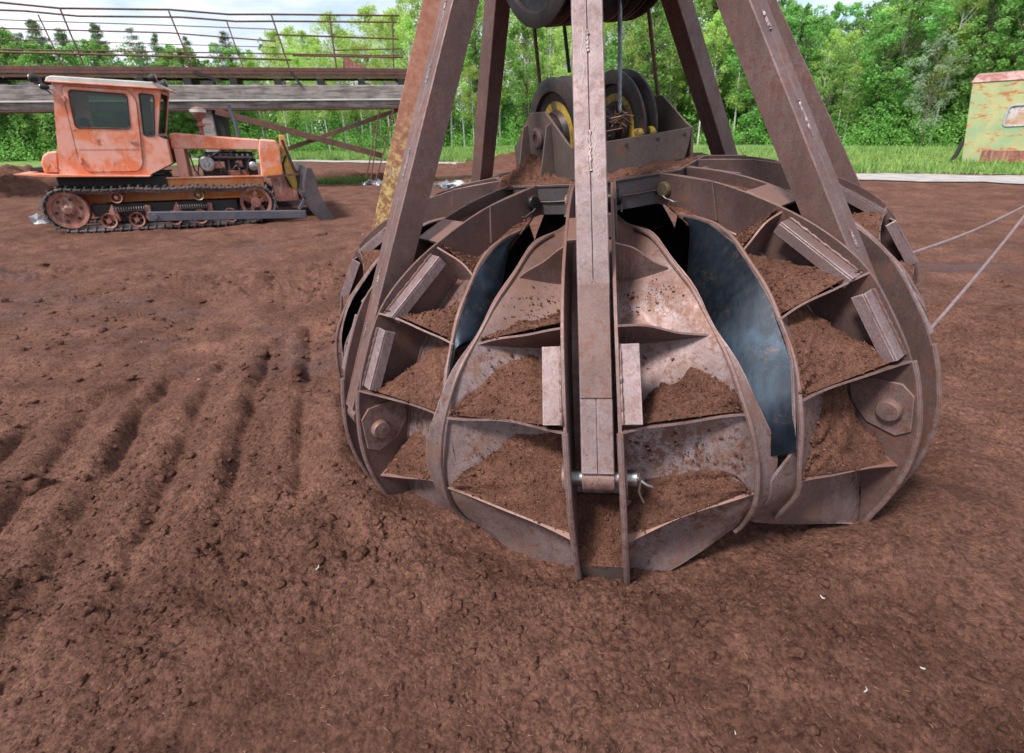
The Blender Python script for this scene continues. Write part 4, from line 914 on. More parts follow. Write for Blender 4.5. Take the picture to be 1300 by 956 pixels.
# undercarriage, near and far side
SPC, IDC = (.51,.47,.40), (4.22,.49,.38)
def track_path():
    pts = []
    for i in range(24): t = math.radians(90+180*i/23); pts.append((SPC[0]+(SPC[2]+.035)*math.cos(t), SPC[1]+(SPC[2]+.035)*math.sin(t)))
    n = 46
    for i in range(1, n): s_ = SPC[0]+(IDC[0]-SPC[0])*i/n; pts.append((s_, .035+.0*i))
    for i in range(24): t = math.radians(-90+180*i/23); pts.append((IDC[0]+(IDC[2]+.06)*math.cos(t), IDC[1]+(IDC[2]+.0)*math.sin(t)))
    for i in range(1, n): f_ = i/n; s_ = IDC[0]+(SPC[0]-IDC[0])*f_; pts.append((s_, .87+.03*f_-.035*abs(math.sin(f_*PI*3))))
    return pts
def make_track(w0):
    pts = track_path(); n = len(pts); cum = [0]
    for i in range(n): a, b = pts[i], pts[(i+1) % n]; cum.append(cum[-1]+math.hypot(b[0]-a[0], b[1]-a[1]))
    L = cum[-1]; N = 62; mb = MB()
    def at(d):
        d %= L; i = max(0, int(np.searchsorted(cum, d))-1); t = (d-cum[i])/(cum[i+1]-cum[i]+1e-9); a, b = pts[i], pts[(i+1) % n]; return Vector((a[0]+(b[0]-a[0])*t, 0, a[1]+(b[1]-a[1])*t))
    for k in range(N):
        a = at(k*L/N); b = at((k+.86)*L/N); d = (b-a).normalized(); nn = Vector((d.z, 0, -d.x)); c = (a+b)/2
        if (c-Vector((2.4,0,.45))).dot(nn) < 0: nn = -nn
        R = Matrix((d, Vector((0,1,0)), nn)).transposed(); wc = w0+.21
        mb.box(c+Vector((0,wc,0)), ((b-a).length, .40, .036), R)
        mb.box(c+Vector((0,wc,0))+nn*.038+d*.02, (.026, .39, .055), R)
        for q in (-.07, .07): mb.box(c+Vector((0,wc+q,0))-nn*.05, ((b-a).length*1.1, .035, .075), R)
        mb.cyl(c+Vector((0,wc-.19,0))-nn*.02+d*.05, c+Vector((0,wc+.19,0))-nn*.02+d*.05, .024, 8)
    return mb.build('track', M_TRACK, DZ, bevel=.004)
def wheel(name, c, r, w0, w1, mat, spokes=5, solid=False, parent=None):
    s_, z_ = c; mid = (s_, w0, z_); wd = w1-w0
    o = MB().lathe(mid, (0,1,0), [(r*.80,.02),(r,.0),(r,wd),(r*.80,wd-.02)], 32)
    if solid: o.lathe(mid, (0,1,0), [(.0005,.05),(r*.81,.04),(r*.81,.07),(.0005,.09)], 32).lathe(mid, (0,1,0), [(.0005,-.02),(.07,-.02),(.09,.0),(.14,.045),(.0005,.045)], 20)
    else:
        o.lathe(mid, (0,1,0), [(.0005,.0),(r*.32,.0),(r*.34,wd*.8),(.0005,wd*.8)], 16)
        for k in range(spokes): t = k*2*PI/spokes+.3; p = Vector((math.cos(t), 0, math.sin(t))); o.beam(Vector(mid)+p*r*.25+Vector((0,wd*.4,0)), Vector(mid)+p*r*.85+Vector((0,wd*.4,0)), r*.26, .035, up=(0,1,0))
    o = o.build(name, mat, parent or DZ, smooth=True)
    if solid:
        for k in range(6): t = k*PI/3+.2; MB().cyl((s_+r*.62*math.cos(t), w0+.036, z_+r*.62*math.sin(t)), (s_+r*.62*math.cos(t), w0+.041, z_+r*.62*math.sin(t)), r*.09, 12).build('lightening_hole', M_BLK, o)
        for k in range(8): t = k*PI/4; MB().cyl((s_+.115*math.cos(t), w0+.0, z_+.115*math.sin(t)), (s_+.115*math.cos(t), w0+.03, z_+.115*math.sin(t)), .014, 6).build('bolt', M_REDR, o)
    return o
for w0, near in ((0, True), (W-.42, False)):
    make_track(w0)
    wheel('drive_sprocket', SPC[:2], .37, w0+.06, w0+.30, M_REDR, solid=True); wheel('idler_wheel', IDC[:2], .35, w0+.05, w0+.30, M_REDR, 5)
    for s_ in (1.19,1.72,2.45,2.98,3.62): wheel('road_wheel', (s_, .22), .155, w0+.03, w0+.28, M_REDR, 5)
    for s_ in (1.43,3.03): wheel('carrier_roller', (s_, .70), .115, w0+.04, w0+.3, M_BRASS if s_ > 2 else M_REDR, 5, solid=False)
    for s_ in (1.3,2.55): 
        mb = MB(); n = 90; mb.tube([(s_+.62*i/n, w0+.12+.055*math.cos(i*.9), .44+.055*math.sin(i*.9)) for i in range(n+1)], .012, 5); mb.build('coil_spring', M_TRACK, DZ, smooth=True)
        MB().prism([(s_-.08,w0+.1,.42),(s_+.0,w0+.1,.56),(s_+.08,w0+.1,.38),(s_+.1,w0+.1,.2),(s_-.1,w0+.1,.2)], (0,.09,0)).prism([(s_+.62,w0+.1,.52),(s_+.72,w0+.1,.5),(s_+.7,w0+.1,.2),(s_+.58,w0+.1,.2)], (0,.09,0)).build('bogie_arm', M_REDR, DZ, bevel=.01)
    MB().box(*box_s(.9,3.8,w0+.20,w0+.36,.30,.55)).build('track_frame', M_BLK, DZ, bevel=.01)
# lift post, hoses, blade and push beams
MB().prism([(5.0,.72,.48),(5.24,.72,.52),(5.24,.72,.9),(5.09,.72,1.95),(4.96,.72,1.97),(4.96,.72,1.6)], (0,.1,0)).build('lift_post', M_DYEL, DZ, bevel=.01)
MB().prism([(4.7,.55,.42),(5.24,.55,.42),(5.22,.55,.66),(5.0,.55,.78),(4.95,.55,1.08),(4.6,.55,1.02)], (0,.7,0)).build('front_bracket', M_REDR, DZ, bevel=.02)
MB().beam((4.55,.5,1.02),(5.30,.5,1.07),.05,.05).build('lift_rod', M_RUSTY, DZ)
MB().tube([(5.06,.68,1.5),(4.96,.66,1.3),(4.98,.66,1.0),(5.1,.68,.7)], .022, 8).build('hydraulic_hose', M_BLK, DZ, smooth=True)
MB().cyl((5.02,.62,1.85),(5.36,.62,.62),.035,12).build('lift_cylinder', M_DARK, DZ, smooth=True)
prof = [(5.50,1.27),(5.42,1.0),(5.38,.72),(5.42,.42),(5.56,.18),(5.72,.02)]; ps = [(p.x, p.y) for p in catmull(prof, 4)]
th = [(a-.045, b-.01) for a, b in ps]
bl_ = MB().prism([(a, -.42, b) for a, b in ps+th[::-1]], (0, 2.71, 0)).build('blade', M_BLADE_ST, DZ, smooth=False)
pv = Matrix.Translation((5.35, -.43, 0)); bl_.matrix_local = pv @ Matrix.Rotation(.04, 4, 'Z') @ pv.inverted()
for w_ in (-.43, 2.275): MB().prism([(a, w_, b) for a, b in [(5.46,1.26),(5.56,1.25),(5.62,1.02),(5.64,.82),(5.74,.5),(5.98,.04),(5.70,.0),(5.40,.4),(5.36,.72),(5.40,1.0)]], (0,.022,0)).build('end_bit', M_BLADE_ST, bl_, bevel=.003)
for w_ in (.1,.7,1.3,1.9): MB().prism([(5.33,w_,.35),(5.26,w_,.7),(5.34,w_,1.1),(5.39,w_,1.1),(5.335,w_,.72),(5.37,w_,.42)], (0,.02,0)).build('rib', M_BLADE_ST, bl_)
MB().box(*box_s(5.27,5.37,-.38,2.25,.62,.72)).build('stiffener', M_BLADE_ST, bl_)
MB().prism([(5.70,-.44,.03),(5.98,-.44,.02),(5.98,-.44,-.01),(5.66,-.44,0)], (0,2.75,0)).build('cutting_edge', M_ALU, bl_)
for w_ in (-.18, W+.06):
    b = MB().prism([(1.98,w_,.40),(5.32,w_,.28),(5.32,w_,.10),(1.98,w_,.20)], (0,.12,0)).build('push_beam', M_PUSH, DZ, bevel=.012)
    MB().cyl((2.12,w_-.03,.30),(2.12,w_,.30),.06,16).build('trunnion_cap', M_PUSH, b, bevel=.005)
    MB().beam((5.16,w_+.06,.30),(5.42,w_+.06,.66),.08,.07).build('brace', M_PUSH, b, bevel=.005)

# ------------------------------------------------------------------ GANTRY BRIDGE behind the bulldozer
M_CONC = Mat('streaked_concrete'); n1 = M_CONC.noise(1.6, 8, .65); n2 = M_CONC.noise(3, 8, .7, sc=(.35,1,3.5)); c = M_CONC.mix(M_CONC.ramp(n1, [(.38,0.),(.6,1.)]), (.20,.175,.16), (.34,.31,.29)); c = M_CONC.mix(M_CONC.ramp(n2, [(.47,0.),(.60,.85)]), c, (.08,.07,.065)); M_CONC.set(c, .9); M_CONC.bump(n2, .4, .02); M_CONC = M_CONC.m
BR = empty('elevated_walkway', (-18.257, 10.499, 0), .4575)
tag(BR, 'rusty railed walkway on a long concrete beam crossing behind the bulldozer', 'bridge')
rnd = random.Random(12)
mb = MB(); mb.box(*box_s(-9,12.9,0,1.3,2.78,3.20)); mb.box(*box_s(-9,12.9,.06,1.24,2.50,2.72)); cb = mb.build('concrete_beam', M_CONC, BR, bevel=.02)
MB().box(*box_s(-9,12.88,-.03,.06,2.725,2.775)).build('pale_edge_strip', M_ROOF, cb); MB().box(*box_s(-9,12.88,0,1.3,2.46,2.497)).build('bottom_flange', M_RUSTY, cb)
mb = MB(); s_ = -8.8
while s_ < 12: L = rnd.uniform(.15,.5); mb.box(*box_s(s_, s_+L, .1, .5, 3.202, 3.202+rnd.uniform(.03,.16))); s_ += L+rnd.uniform(.1,.9)
mb.build('rubble', M_CONC, cb, bevel=.03)
mb = MB(); s_ = -8.5
while s_ < 12: mb.box(*box_s(s_, s_+.22, .02, 1.2, 3.202, 3.40)); s_ += 1.35
mb.build('support_block', M_BLK, BR)
mb = MB()
for (z0, z1, w0) in ((3.61,3.72,.0),(3.42,3.50,.02),(3.61,3.72,1.2),(3.42,3.50,1.2)): mb.box(*box_s(-9,12.8,w0,w0+.07,z0,z1))
mb.box(*box_s(-9,12.8,.0,.02,3.52,3.6)); wk = mb.build('steel_beam', M_RUSTY, BR, bevel=.004)
mb = MB(); s_ = -9
while s_ < 12: mb.box(*box_s(s_, s_+.55, .08, 1.19, 3.615, 3.64)); s_ += .58
mb.build('deck_plate', M_RUSTY, wk)
def rail(name, pts, w_, r=.022): return MB().tube([(a, w_, b) for a, b in pts], r, 6).build(name, M_RUSTY, BR, smooth=True)
for w_, dz_ in ((.03, 0), (1.22, -.03)):
    rail('handrail', [(-8.5,5.4),(-3,5.36),(.76,5.33),(2.18,5.23),(5.07,5.28),(6.7,5.2),(8.09,5.24),(12.0,5.31)], w_, .028)
    if w_ > 1: 
        for (a0, a1) in ((-6,-5.7),(1.1,1.4),(6.4,6.7)): MB().tube([(a0,w_,5.24),(a1,w_,3.5)], .022, 6).build('rail_post', M_RUSTY, BR)
        rail('knee_rail', [(-8.5,4.3),(12,4.25)], w_, .02); continue
    rail('mid_rail', [(-8.5,5.0),(.6,4.9),(4.96,4.86),(8.02,4.82)], w_, .014); rail('mid_rail', [(-8.5,4.75),(.5,4.68),(4.9,4.66),(7.96,4.48)], w_, .02)
    rail('mid_rail', [(-8.5,4.45),(.46,4.40),(7.93,4.31)], w_, .012); rail('knee_rail', [(-8.5,4.12),(.36,4.07),(5.5,4.0),(8.35,3.95)], w_, .03)
    rail('mid_rail', [(7.99,4.67),(11.9,4.62)], w_, .026); rail('knee_rail', [(8.4,4.08),(12.0,4.06)], w_, .028); rail('mid_rail', [(9.75,4.25),(12.0,4.33)], w_, .02)
    for (a0, a1) in ((-7.5,-7.1),(-4.2,-3.8),(-.9,-.6),(2.18,2.40),(5.03,5.37),(7.95,8.28),(9.73,9.74),(11.75,11.63)): MB().tube([(a0,w_,5.24),(a1,w_,3.5)], .026, 6).build('rail_post', M_RUSTY, BR)
MB().prism([(9.95,.03,3.725),(10.75,.03,3.725),(10.4,.03,3.88),(10.2,.03,4.02),(10.0,.03,4.02)], (0,.02,0)).build('gusset_plate', M_REDR, BR)
MB().beam((5.35,.0,3.6),(6.1,.0,3.3),.05,.09).beam((8.28,-.05,3.6),(8.5,-.05,3.22),.05,.08).beam((-.9,0,3.6),(-.3,0,3.25),.05,.08).build('bracket', M_BLK, BR)
for s_ in (5.42, -6.5): MB().box(*box_s(s_-.22,s_+.2,.1,1.2,-.2,2.455)).build('pier', M_CONC, BR, bevel=.03); MB().box(*box_s(s_+.203,s_+.45,.2,1.1,-.2,2.452)).build('column', M_BLK, BR)
for w_ in (.06,): 
    MB().beam((5.75,w_,2.42),(10.95,w_,.88),.16,.20).build('brace', M_RUSTY, BR, bevel=.006)
    MB().beam((7.3,w_+.22,1.05),(11.65,w_+.22,2.40),.10,.14).build('brace', M_RUSTY, BR, bevel=.006)
MB().box(*box_s(11.7,12.0,.05,.95,-.2,2.45)).build('column', M_RUSTY, BR)
for a0, z0, a1, z1 in ((11.0,2.45,10.45,.1),(11.5,2.44,10.62,.05),(10.8,2.0,10.3,.15),(10.7,1.75,11.3,1.2)): MB().tube([(a0,-.12,z0),((a0+a1)/2+.04,-.12,(z0+z1)/2),(a1,-.12,z1)], .022, 6).build('hanging_strut', M_RUSTY, BR)

# ------------------------------------------------------------------ TRAILER hut on the right
def hutmat():
    m = Mat('peeling_green_paint'); n1 = m.noise(1.7, 8, .7, sc=(1,1,2.6), dist=.5); n2 = m.noise(6, 8, .75, sc=(1,1,2.2)); n3 = m.noise(1.1, 5, .6)
    c = m.mix(m.ramp(n3, [(.4,0.),(.6,1.)]), (.24,.34,.19), (.40,.38,.19)); c = m.mix(m.ramp(n1, [(.50,0.),(.58,.8)]), c, (.45,.30,.12)); c = m.mix(m.ramp(m.math('MULTIPLY', n1, m.math('ADD', n2, .5)), [(.55,0.),(.62,.9)]), c, (.33,.12,.05))
    m.set(c, .8); w_ = m.n.new('ShaderNodeTexWave'); w_.bands_direction = 'Z'; w_.inputs['Scale'].default_value = .9; m.l.new(m.tc.outputs['Object'], w_.inputs['Vector']); m.bump(w_.outputs['Fac'], .12, .01, m.bump(n2, .3, .01)); return m.m
M_HUT = hutmat()
HT = empty('trailer_hut', (15.2, 24.6, GZ), -.5); tag(HT, 'derelict green site trailer with rusty patches standing in the grass', 'trailer')
LW = 7.5; hh0, hh1 = .08, 3.32
wl_ = [(-.04,hh0),(LW,hh0),(LW+.1,3.55),(-.42,hh1)]
hw = rounded([(1.02,2.36),(2.1,2.42),(2.1,1.60),(.98,1.55)], .16)
hw2 = rounded([(4.3,2.45),(5.5,2.50),(5.5,1.55),(4.3,1.50)], .16)
wall = plate(wl_, [hw, hw2], fS(0), .05).build('side_wall', M_HUT, HT)
plate(wl_, [], fS(2.45), .05).build('side_wall', M_HUT, HT)
MB().prism([(-.035,.051,hh0),(-.035,2.449,hh0),(-.415,2.449,hh1),(-.415,.051,hh1)], (.04,0,0)).build('end_wall', M_HUT, HT)
MB().prism([(LW-.05,.051,hh0),(LW-.05,2.449,hh0),(LW+.05,2.449,hh1+.2),(LW+.05,.051,hh1+.2)], (.04,0,0)).build('end_wall', M_HUT, HT)
rf = [(-.04,3.28),(-.05,3.36),(.35,3.62),(1.2,3.72),(1.95,3.62),(2.53,3.36),(2.54,3.28)]
mb = MB(); nA = [Vector((-.48+ (0.12 if z > 3.5 else 0), w_, z)) for w_, z in rf]; nB = [Vector((LW+.3, w_, z+.16)) for w_, z in rf]; m_ = len(rf); V = nA+nB
mb.add(V, [tuple(range(m_))[::-1], tuple(range(m_, 2*m_))]+[(i, (i+1) % m_, m_+(i+1) % m_, m_+i) for i in range(m_)]).build('roof', paint('rust_pink_roof_paint', (.24,.09,.075), (.40,.22,.20), rust=(.12,.045,.03)), HT, bevel=.04)
MB().box(*box_s(.55,LW-.3,-.03,-.003,.10,.58)).build('rusty_skirt', M_REDR, HT)
for h_ in (hw, hw2): f_ = MB().tube([(a, -.005, b) for a, b in h_], .045, 6, closed=True).build('window_frame', simple('grey_frame', (.35,.38,.42), .6), HT, smooth=True)
MB().prism([(1.03,.02,2.35),(2.09,.02,2.41),(2.09,.02,1.61),(.99,.02,1.56)], (0,.008,0)).build('boarded_window', paint('peeling_board', (.45,.44,.46), (.40,.28,.2), rust=(.4,.15,.07), pos=.5), HT)
MB().prism([(4.32,.02,2.43),(5.48,.02,2.48),(5.48,.02,1.57),(4.32,.02,1.52)], (0,.008,0)).build('pane', M_GLASS, HT)
MB().tube([(-.20,.12,.95),(-.27,.06,.5),(-.42,.0,.0)], .085, 10).build('drawbar_post', M_BLK, HT, smooth=True)
MB().box(*box_s(.3,LW-.2,.3,2.1,0,.15)).build('chassis', M_BLK, HT)

# ------------------------------------------------------------------ TREES
def leafmat(name, a, b, c):
    m = Mat(name); g = m.n.new('ShaderNodeNewGeometry'); oi = m.n.new('ShaderNodeObjectInfo')
    r = m.ramp(g.outputs['Random Per Island'], [(0.,a),(.5,b),(1.,c)])
    hsv = m.n.new('ShaderNodeHueSaturation'); hsv.inputs['Saturation'].default_value = .88; m.l.new(r, hsv.inputs['Color']); m.l.new(m.math('ADD', m.math('MULTIPLY', oi.outputs['Random'], .035), .482), hsv.inputs['Hue']); m.l.new(m.math('ADD', m.math('MULTIPLY', oi.outputs['Random'], .6), 1.3), hsv.inputs['Value'])
    m.set(hsv.outputs[0], .75, 0, .15)
    t = m.n.new('ShaderNodeBsdfTranslucent'); m.l.new(hsv.outputs[0], t.inputs[0]); x = m.n.new('ShaderNodeMixShader'); x.inputs[0].default_value = .6; o = m.n['Material Output']
    m.l.new(m.b.outputs[0], x.inputs[1]); m.l.new(t.outputs[0], x.inputs[2]); m.l.new(x.outputs[0], o.inputs[0]); return m.m
L_BIRCH = leafmat('birch_leaf', (.21,.32,.055), (.30,.42,.08), (.39,.51,.13)); L_ALDER = leafmat('alder_leaf', (.07,.18,.03), (.13,.28,.05), (.21,.38,.08))
L_PINE = leafmat('pine_needle', (.06,.11,.05), (.10,.16,.07), (.14,.21,.10)); L_WILLOW = leafmat('willow_leaf', (.20,.28,.17), (.28,.36,.24), (.36,.44,.32))
L_BUSH = leafmat('bush_leaf', (.09,.22,.03), (.15,.33,.05), (.24,.45,.09))
M_BARK = simple('brown_bark', (.12,.09,.075), .9, sc=6)
mbk = Mat('birch_bark'); nn_ = mbk.noise(4, 5, .7, sc=(.6,.6,3)); mbk.set(mbk.mix(mbk.ramp(nn_, [(.54,0.),(.62,1.)]), (.55,.53,.50), (.05,.045,.04)), .8); M_BIRCHB = mbk.m
def leaves(centres, radii, per, size, r_, flat=.8, droop=0):
    n = len(centres)*per; C_ = np.repeat(np.array(centres), per, 0); Rr = np.repeat(np.array(radii), per)
    d = r_.normal(size=(n,3)); d /= np.linalg.norm(d, axis=1)[:,None]; p = C_+d*(Rr*r_.uniform(.25,1,n)**.6)[:,None]*[1,1,flat]; p[:,2] -= droop*r_.uniform(0,1,n)*Rr
    u = r_.normal(size=(n,3)); u[:,2] *= .6; u /= np.linalg.norm(u, axis=1)[:,None]; v = np.cross(u, d+r_.normal(size=(n,3))*.6); v /= np.linalg.norm(v, axis=1)[:,None]
    s_ = size*r_.uniform(.6,1.35,n)[:,None]; u *= s_; v *= s_*.62
    V = np.stack([p-u, p+v, p+u, p-v], 1).reshape(-1,3); return V, np.arange(4*n).reshape(-1,4)
def tree_proto(name, H, kind, seed):
    r_ = np.random.default_rng(seed); rnd = random.Random(seed); cs, rs = [], []
    root = empty(name)
    tk = MB(); bend = [rnd.uniform(-.25,.25) for _ in range(4)]; k = 10; tp = [Vector((bend[0]*math.sin(i/k*2.2)+bend[1]*i/k, bend[2]*math.sin(i/k*2)+bend[3]*i/k, H*.96*i/k)) for i in range(k+1)]
    r0 = {'birch': .085, 'alder': .10, 'pine': .09, 'willow': .09}[kind]*H/11
    tk.tube(tp, [r0*(1-.9*i/k)+.008 for i in range(k+1)], 7)
    def trunk_at(h): f_ = min(max(h/(H*.96), 0), .999)*k; i = int(f_); return tp[i].lerp(tp[i+1], f_-i)
    if kind == 'pine':
        z = H*.30
        while z < H*.98:
            f_ = (z-H*.30)/(H*.68); R = (1-f_)**.7*H*.15*rnd.uniform(.6,1.15)+.15
            for _ in range(rnd.randint(3,6)):
                t = rnd.uniform(0, 2*PI); q = trunk_at(z)+Vector((math.cos(t), math.sin(t), rnd.uniform(.0,.35)))*R*rnd.uniform(.5,1); tk.tube([trunk_at(z), q], .018, 4); cs.append(tuple(q)); rs.append(rnd.uniform(.30,.62)*(1.15-f_*.6))
                cs.append(tuple(trunk_at(z).lerp(q, .55))); rs.append(rnd.uniform(.2,.45))
            z += H*rnd.uniform(.03,.055)
        V, F = leaves(cs, rs, 60, .05, r_, .75, .3)
    else:
        lo, wd, n = {'birch': (.30,.15,52), 'alder': (.10,.25,78), 'willow': (.12,.24,60)}[kind]
        for i in range(n):
            f_ = rnd.random()**(.85 if kind == 'birch' else .95); h = H*(lo+(1-lo)*f_)
            env = math.sin(PI*min(1, max(.04, .12+.88*(1-f_)**.75)))**.75 if kind != 'birch' else (math.sin(PI*(1-f_)**.7*.93+.07))**.8
            R = H*wd*max(.12, env)*rnd.uniform(.35,1.1); t = rnd.uniform(0, 2*PI); q = trunk_at(h)+Vector((math.cos(t)*R, math.sin(t)*R, rnd.uniform(-.1,.5)))
            base = trunk_at(max(H*.12, h-R*rnd.uniform(.6,1.3))); tk.tube([base, base.lerp(q, .55)+Vector((0,0,.12*R)), q], [r0*.28,r0*.16,.008], 4)
            cs.append(tuple(q)); rs.append(rnd.uniform(.42,.95)*H/11*(1-.35*f_))
        for i in range(6): h = H*rnd.uniform(.85,1.0); q = trunk_at(h); cs.append((q.x+rnd.uniform(-.2,.2), q.y+rnd.uniform(-.2,.2), h)); rs.append(.3)
        V, F = leaves(cs, rs, {'birch': 80, 'alder': 95, 'willow': 90}[kind], {'birch': .085, 'alder': .115, 'willow': .09}[kind], r_, .8, .5 if kind == 'birch' else .1)
    tk.build('trunk', M_BIRCHB if kind == 'birch' else M_BARK, root, smooth=True)
    np_mesh('crown', V, F, {'birch': L_BIRCH, 'alder': L_ALDER, 'pine': L_PINE, 'willow': L_WILLOW}[kind], root)
    return root
PROT = {'birch': [tree_proto('birch_tree', 12, 'birch', s) for s in (1,2,3,4,5)], 'alder': [tree_proto('alder_tree', 12, 'alder', s) for s in (11,12,13,14,15)], 'pine': [tree_proto('pine_tree', 12, 'pine', s) for s in (21,22,23,24)], 'willow': [tree_proto('willow_tree', 12, 'willow', 31)]}
used = set()
def plant(kind, x, y, h, label, group, rnd):
    i = rnd.randrange(len(PROT[kind])); pr = PROT[kind][i]
    if (kind, i) in used: pr = copy_tree(pr)
    used.add((kind, i)); s_ = h/12; pr.location = (x, y, GZ-.05); pr.rotation_euler = (rnd.uniform(-.03,.03), rnd.uniform(-.03,.03), rnd.uniform(0, 6.28)); pr.scale = (s_*rnd.uniform(.85,1.15), s_*rnd.uniform(.85,1.15), s_)
    c = {'birch': 'birch', 'alder': 'tree', 'pine': 'pine', 'willow': 'willow'}[kind]; tag(pr, label, c, group)
fb = [(-420,224),(-140,209),(-60,207),(20,205),(120,203),(230,199),(350,194),(450,191),(600,186),(750,184),(950,184),(1200,186),(1300,187),(1480,188),(1800,192)]
FU = [a for a, b in fb]; FV = [b for a, b in fb]
def top_v(u): return float(np.interp(u, [-100,40,80,160,330,420,480,540,700,900,985,1060,1120,1400], [25,38,55,50,55,28,15,-10,-60,-50,10,8,-45,-70]))
rnd = random.Random(77)
def cat_for(u, row):
    if u < 335:
        k = 'pine' if rnd.random() < (.1,.4,.65,.8)[row] else 'alder'; 
        lab = {'pine': 'thin dark pine rising above the walkway rails at the left', 'alder': 'bushy green tree under and behind the concrete beam at the left'}[k]; return k, lab, {'pine': 'pines behind the walkway', 'alder': 'bushy trees behind the walkway'}[k]
    if u < 545: return 'birch', 'slim white-stemmed birch seen between bulldozer hood and left arms', 'birches between bulldozer and arms'
    if u < 900:
        k = 'birch' if rnd.random() < .8 else 'alder'; return k, {'birch': 'tall pale-leaved birch seen between the steel arms', 'alder': 'darker leafy tree among the birches seen between the steel arms'}[k], {'birch': 'birches seen between the arms', 'alder': 'leafy trees seen between the arms'}[k]
    if u < 1215: return ('alder' if rnd.random() < .85 else 'birch',)+('leafy green tree between the right arms and the trailer', 'trees between the right arms and the trailer')
    return 'alder', 'leafy green tree rising behind the green trailer', 'trees behind the trailer'
for row, (du, off) in enumerate(((27, 0.), (30, 3.2), (33, 7.5), (36, 12.5))):
    u = -120+row*11
    while u < 1450:
        uu = u+rnd.uniform(-9, 9); v = float(np.interp(uu, FU, FV)); g = gnd(uu, v); d = (g-CAM); d.z = 0; L = d.length; d.normalize(); q = g+d*(off+rnd.uniform(-1.0, 1.6))
        r = ray(uu, top_v(uu)); rh = math.hypot(r.x, r.y); dist = math.hypot(q.x-CAM.x, q.y-CAM.y); h = (EYE+r.z/rh*dist-GZ)*(rnd.uniform(.72, 1.04) if uu > 335 or row > 1 else rnd.uniform(.55,.8))
        k, lab, grp = cat_for(uu, row)
        if uu < 335:
            tv = rnd.uniform(22, 62) if k == 'pine' else rnd.uniform(50, 92)
            if 10 < uu < 70 and k == 'alder': tv = rnd.uniform(15, 40)
            if uu > 180: tv += 8
            r = ray(uu, tv); h = EYE+r.z/math.hypot(r.x, r.y)*dist-GZ
        if row == 0 and uu > 545: h *= rnd.uniform(.62, .95)
        plant(k, q.x, q.y, max(4, min(h, 22)), lab, grp, rnd); u += du
# a single grey-green willow at the edge of the wood
g = gnd(1170, 185.5); r = ray(1170, 28); plant('willow', g.x-.8, g.y-1.6, (EYE+r.z/math.hypot(r.x, r.y)*math.hypot(g.x, g.y+DIST)-GZ)*.9, 'pale grey-green tree standing out from the wood left of the trailer', None, rnd)
# undergrowth and the deep wood behind
def thicket(name, offs, h0, h1, step, per, size, mat, label, seed, prad=(.5,1.1)):
    rnd = random.Random(seed); r_ = np.random.default_rng(seed); cs, rs = [], []
    for off in offs:
        u = -400
        while u < 1750:
            uu = u+rnd.uniform(-step, step); v = float(np.interp(uu, FU, FV)); g = gnd(uu, v); d = (g-CAM); d.z = 0; d.normalize(); q = g+d*(off+rnd.uniform(-.9,.9)); H = rnd.uniform(h0, h1)*(1+.5*float(fbm(np.array(q.x), np.array(q.y), .25, 2, seed)))
            z = rnd.uniform(.2,.6)
            while z < H: R = rnd.uniform(*prad); cs.append((q.x+rnd.uniform(-.8,.8), q.y+rnd.uniform(-.6,.6), GZ+z)); rs.append(R); z += R*rnd.uniform(.7,1.3)
            u += step
    V, F = leaves(cs, rs, per, size, r_, .8); return tag(np_mesh(name, V, F, mat), label, 'undergrowth', kind='stuff')
thicket('undergrowth', (-.8,.6,2.0), .7, 2.6, 9, 60, .085, L_BUSH, 'bright green undergrowth along the foot of the wood', 5)
thicket('undergrowth', (4.5,8.5,11.5), 1.5, 5.5, 12, 46, .14, L_ALDER, 'darker undergrowth filling the wood between the trunks', 6)
thicket('far_wood', (15,19,23), 4., 9., 12, 60, .24, L_ALDER, 'far interior of the wood beyond the front trees', 9, (.8,1.8))

# ------------------------------------------------------------------ sky, sun, camera
w = bpy.data.worlds.new('World'); scene.world = w; w.use_nodes = True
wn, wl = w.node_tree.nodes, w.node_tree.links; bg = wn['Background']
SUN_AZ, SUN_EL = math.radians(215), math.radians(52)
sky = wn.new('ShaderNodeTexSky'); sky.sky_type = 'NISHITA'; sky.sun_disc = False; sky.sun_elevation = SUN_EL; sky.sun_rotation = SUN_AZ
tcw = wn.new('ShaderNodeTexCoord'); mp = wn.new('ShaderNodeMapping'); mp.inputs['Scale'].default_value = (1, 1, 3.2)
nz = wn.new('ShaderNodeTexNoise'); nz.inputs['Scale'].default_value = 3.1; nz.inputs['Detail'].default_value = 7; nz.inputs['Roughness'].default_value = .55
cr = wn.new('ShaderNodeValToRGB'); cr.color_ramp.elements[0].position = .36; cr.color_ramp.elements[1].position = .52
nz2 = wn.new('ShaderNodeTexNoise'); nz2.inputs['Scale'].default_value = 5.5; nz2.inputs['Detail'].default_value = 6
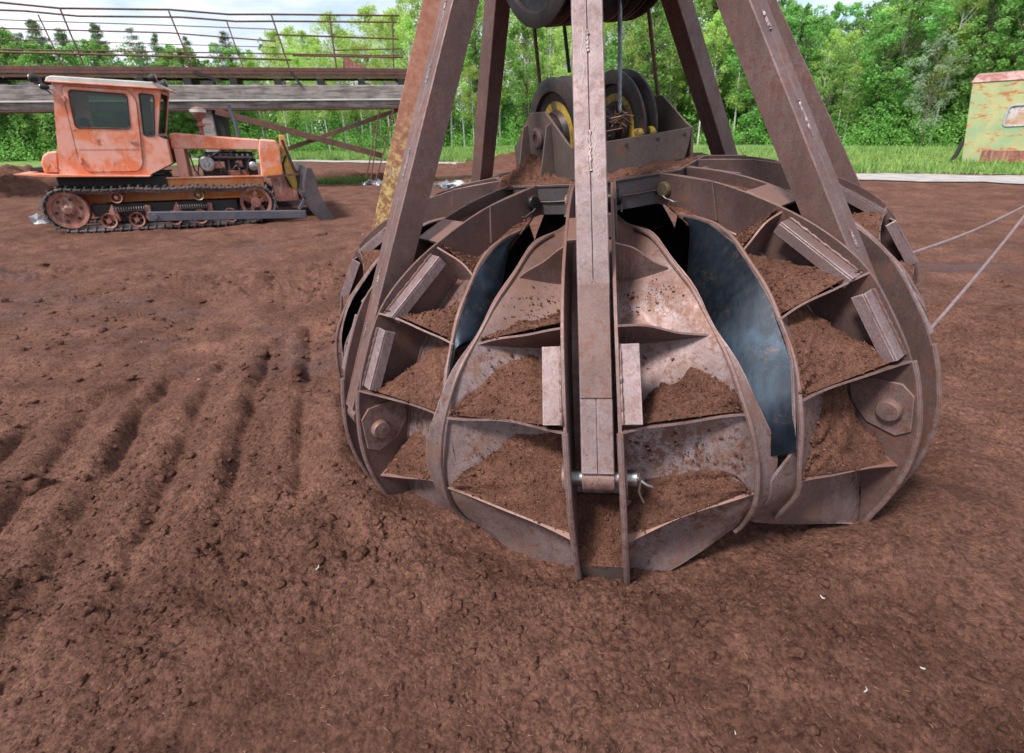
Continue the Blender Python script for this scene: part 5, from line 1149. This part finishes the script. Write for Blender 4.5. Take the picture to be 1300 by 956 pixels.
cc = wn.new('ShaderNodeValToRGB'); cc.color_ramp.elements[0].position = .35; cc.color_ramp.elements[0].color = (4.3, 4.8, 5.7, 1); cc.color_ramp.elements[1].position = .62; cc.color_ramp.elements[1].color = (6.5, 6.7, 7.0, 1)
mx = wn.new('ShaderNodeMix'); mx.data_type = 'RGBA'
wl.new(tcw.outputs['Generated'], mp.inputs['Vector']); wl.new(mp.outputs[0], nz.inputs['Vector']); wl.new(mp.outputs[0], nz2.inputs['Vector'])
wl.new(nz.outputs['Fac'], cr.inputs['Fac']); wl.new(nz2.outputs['Fac'], cc.inputs['Fac'])
wl.new(cr.outputs['Color'], mx.inputs[0]); wl.new(sky.outputs[0], mx.inputs[6]); wl.new(cc.outputs['Color'], mx.inputs[7]); wl.new(mx.outputs[2], bg.inputs['Color'])
bg.inputs['Strength'].default_value = .09
sl = bpy.data.lights.new('sun', 'SUN'); sl.energy = 2.6; sl.angle = math.radians(11); sl.color = (1, .96, .9)
so = bpy.data.objects.new('sun', sl); col.objects.link(so)
sd = Vector((math.sin(SUN_AZ)*math.cos(SUN_EL), math.cos(SUN_AZ)*math.cos(SUN_EL), math.sin(SUN_EL))); so.rotation_euler = sd.to_track_quat('Z', 'Y').to_euler()
so.location = sd*30
cd = bpy.data.cameras.new('camera'); cam = bpy.data.objects.new('camera', cd); col.objects.link(cam); scene.camera = cam
fw = ray(650, 433).normalized(); rt = (ray(651, 433)-ray(650, 433)).normalized(); up = (ray(650, 432)-ray(650, 433)).normalized()
cam.matrix_world = Matrix.Translation(CAM) @ Matrix((rt, up, -fw)).transposed().to_4x4()
cd.sensor_width = 36; cd.sensor_fit = 'HORIZONTAL'; cd.lens = FPX/1300*36; cd.shift_y = -45/1300; cd.clip_start = .05; cd.clip_end = 3000
cd.dof.use_dof = True; cd.dof.focus_distance = 2.2; cd.dof.aperture_fstop = 4.0
vs = scene.view_settings; scene.display_settings.display_device = 'sRGB'; vs.view_transform = 'Standard'; vs.look = 'None'; vs.exposure = 1.1; vs.gamma = 1
scene.render.resolution_x = 1024; scene.render.resolution_y = 753
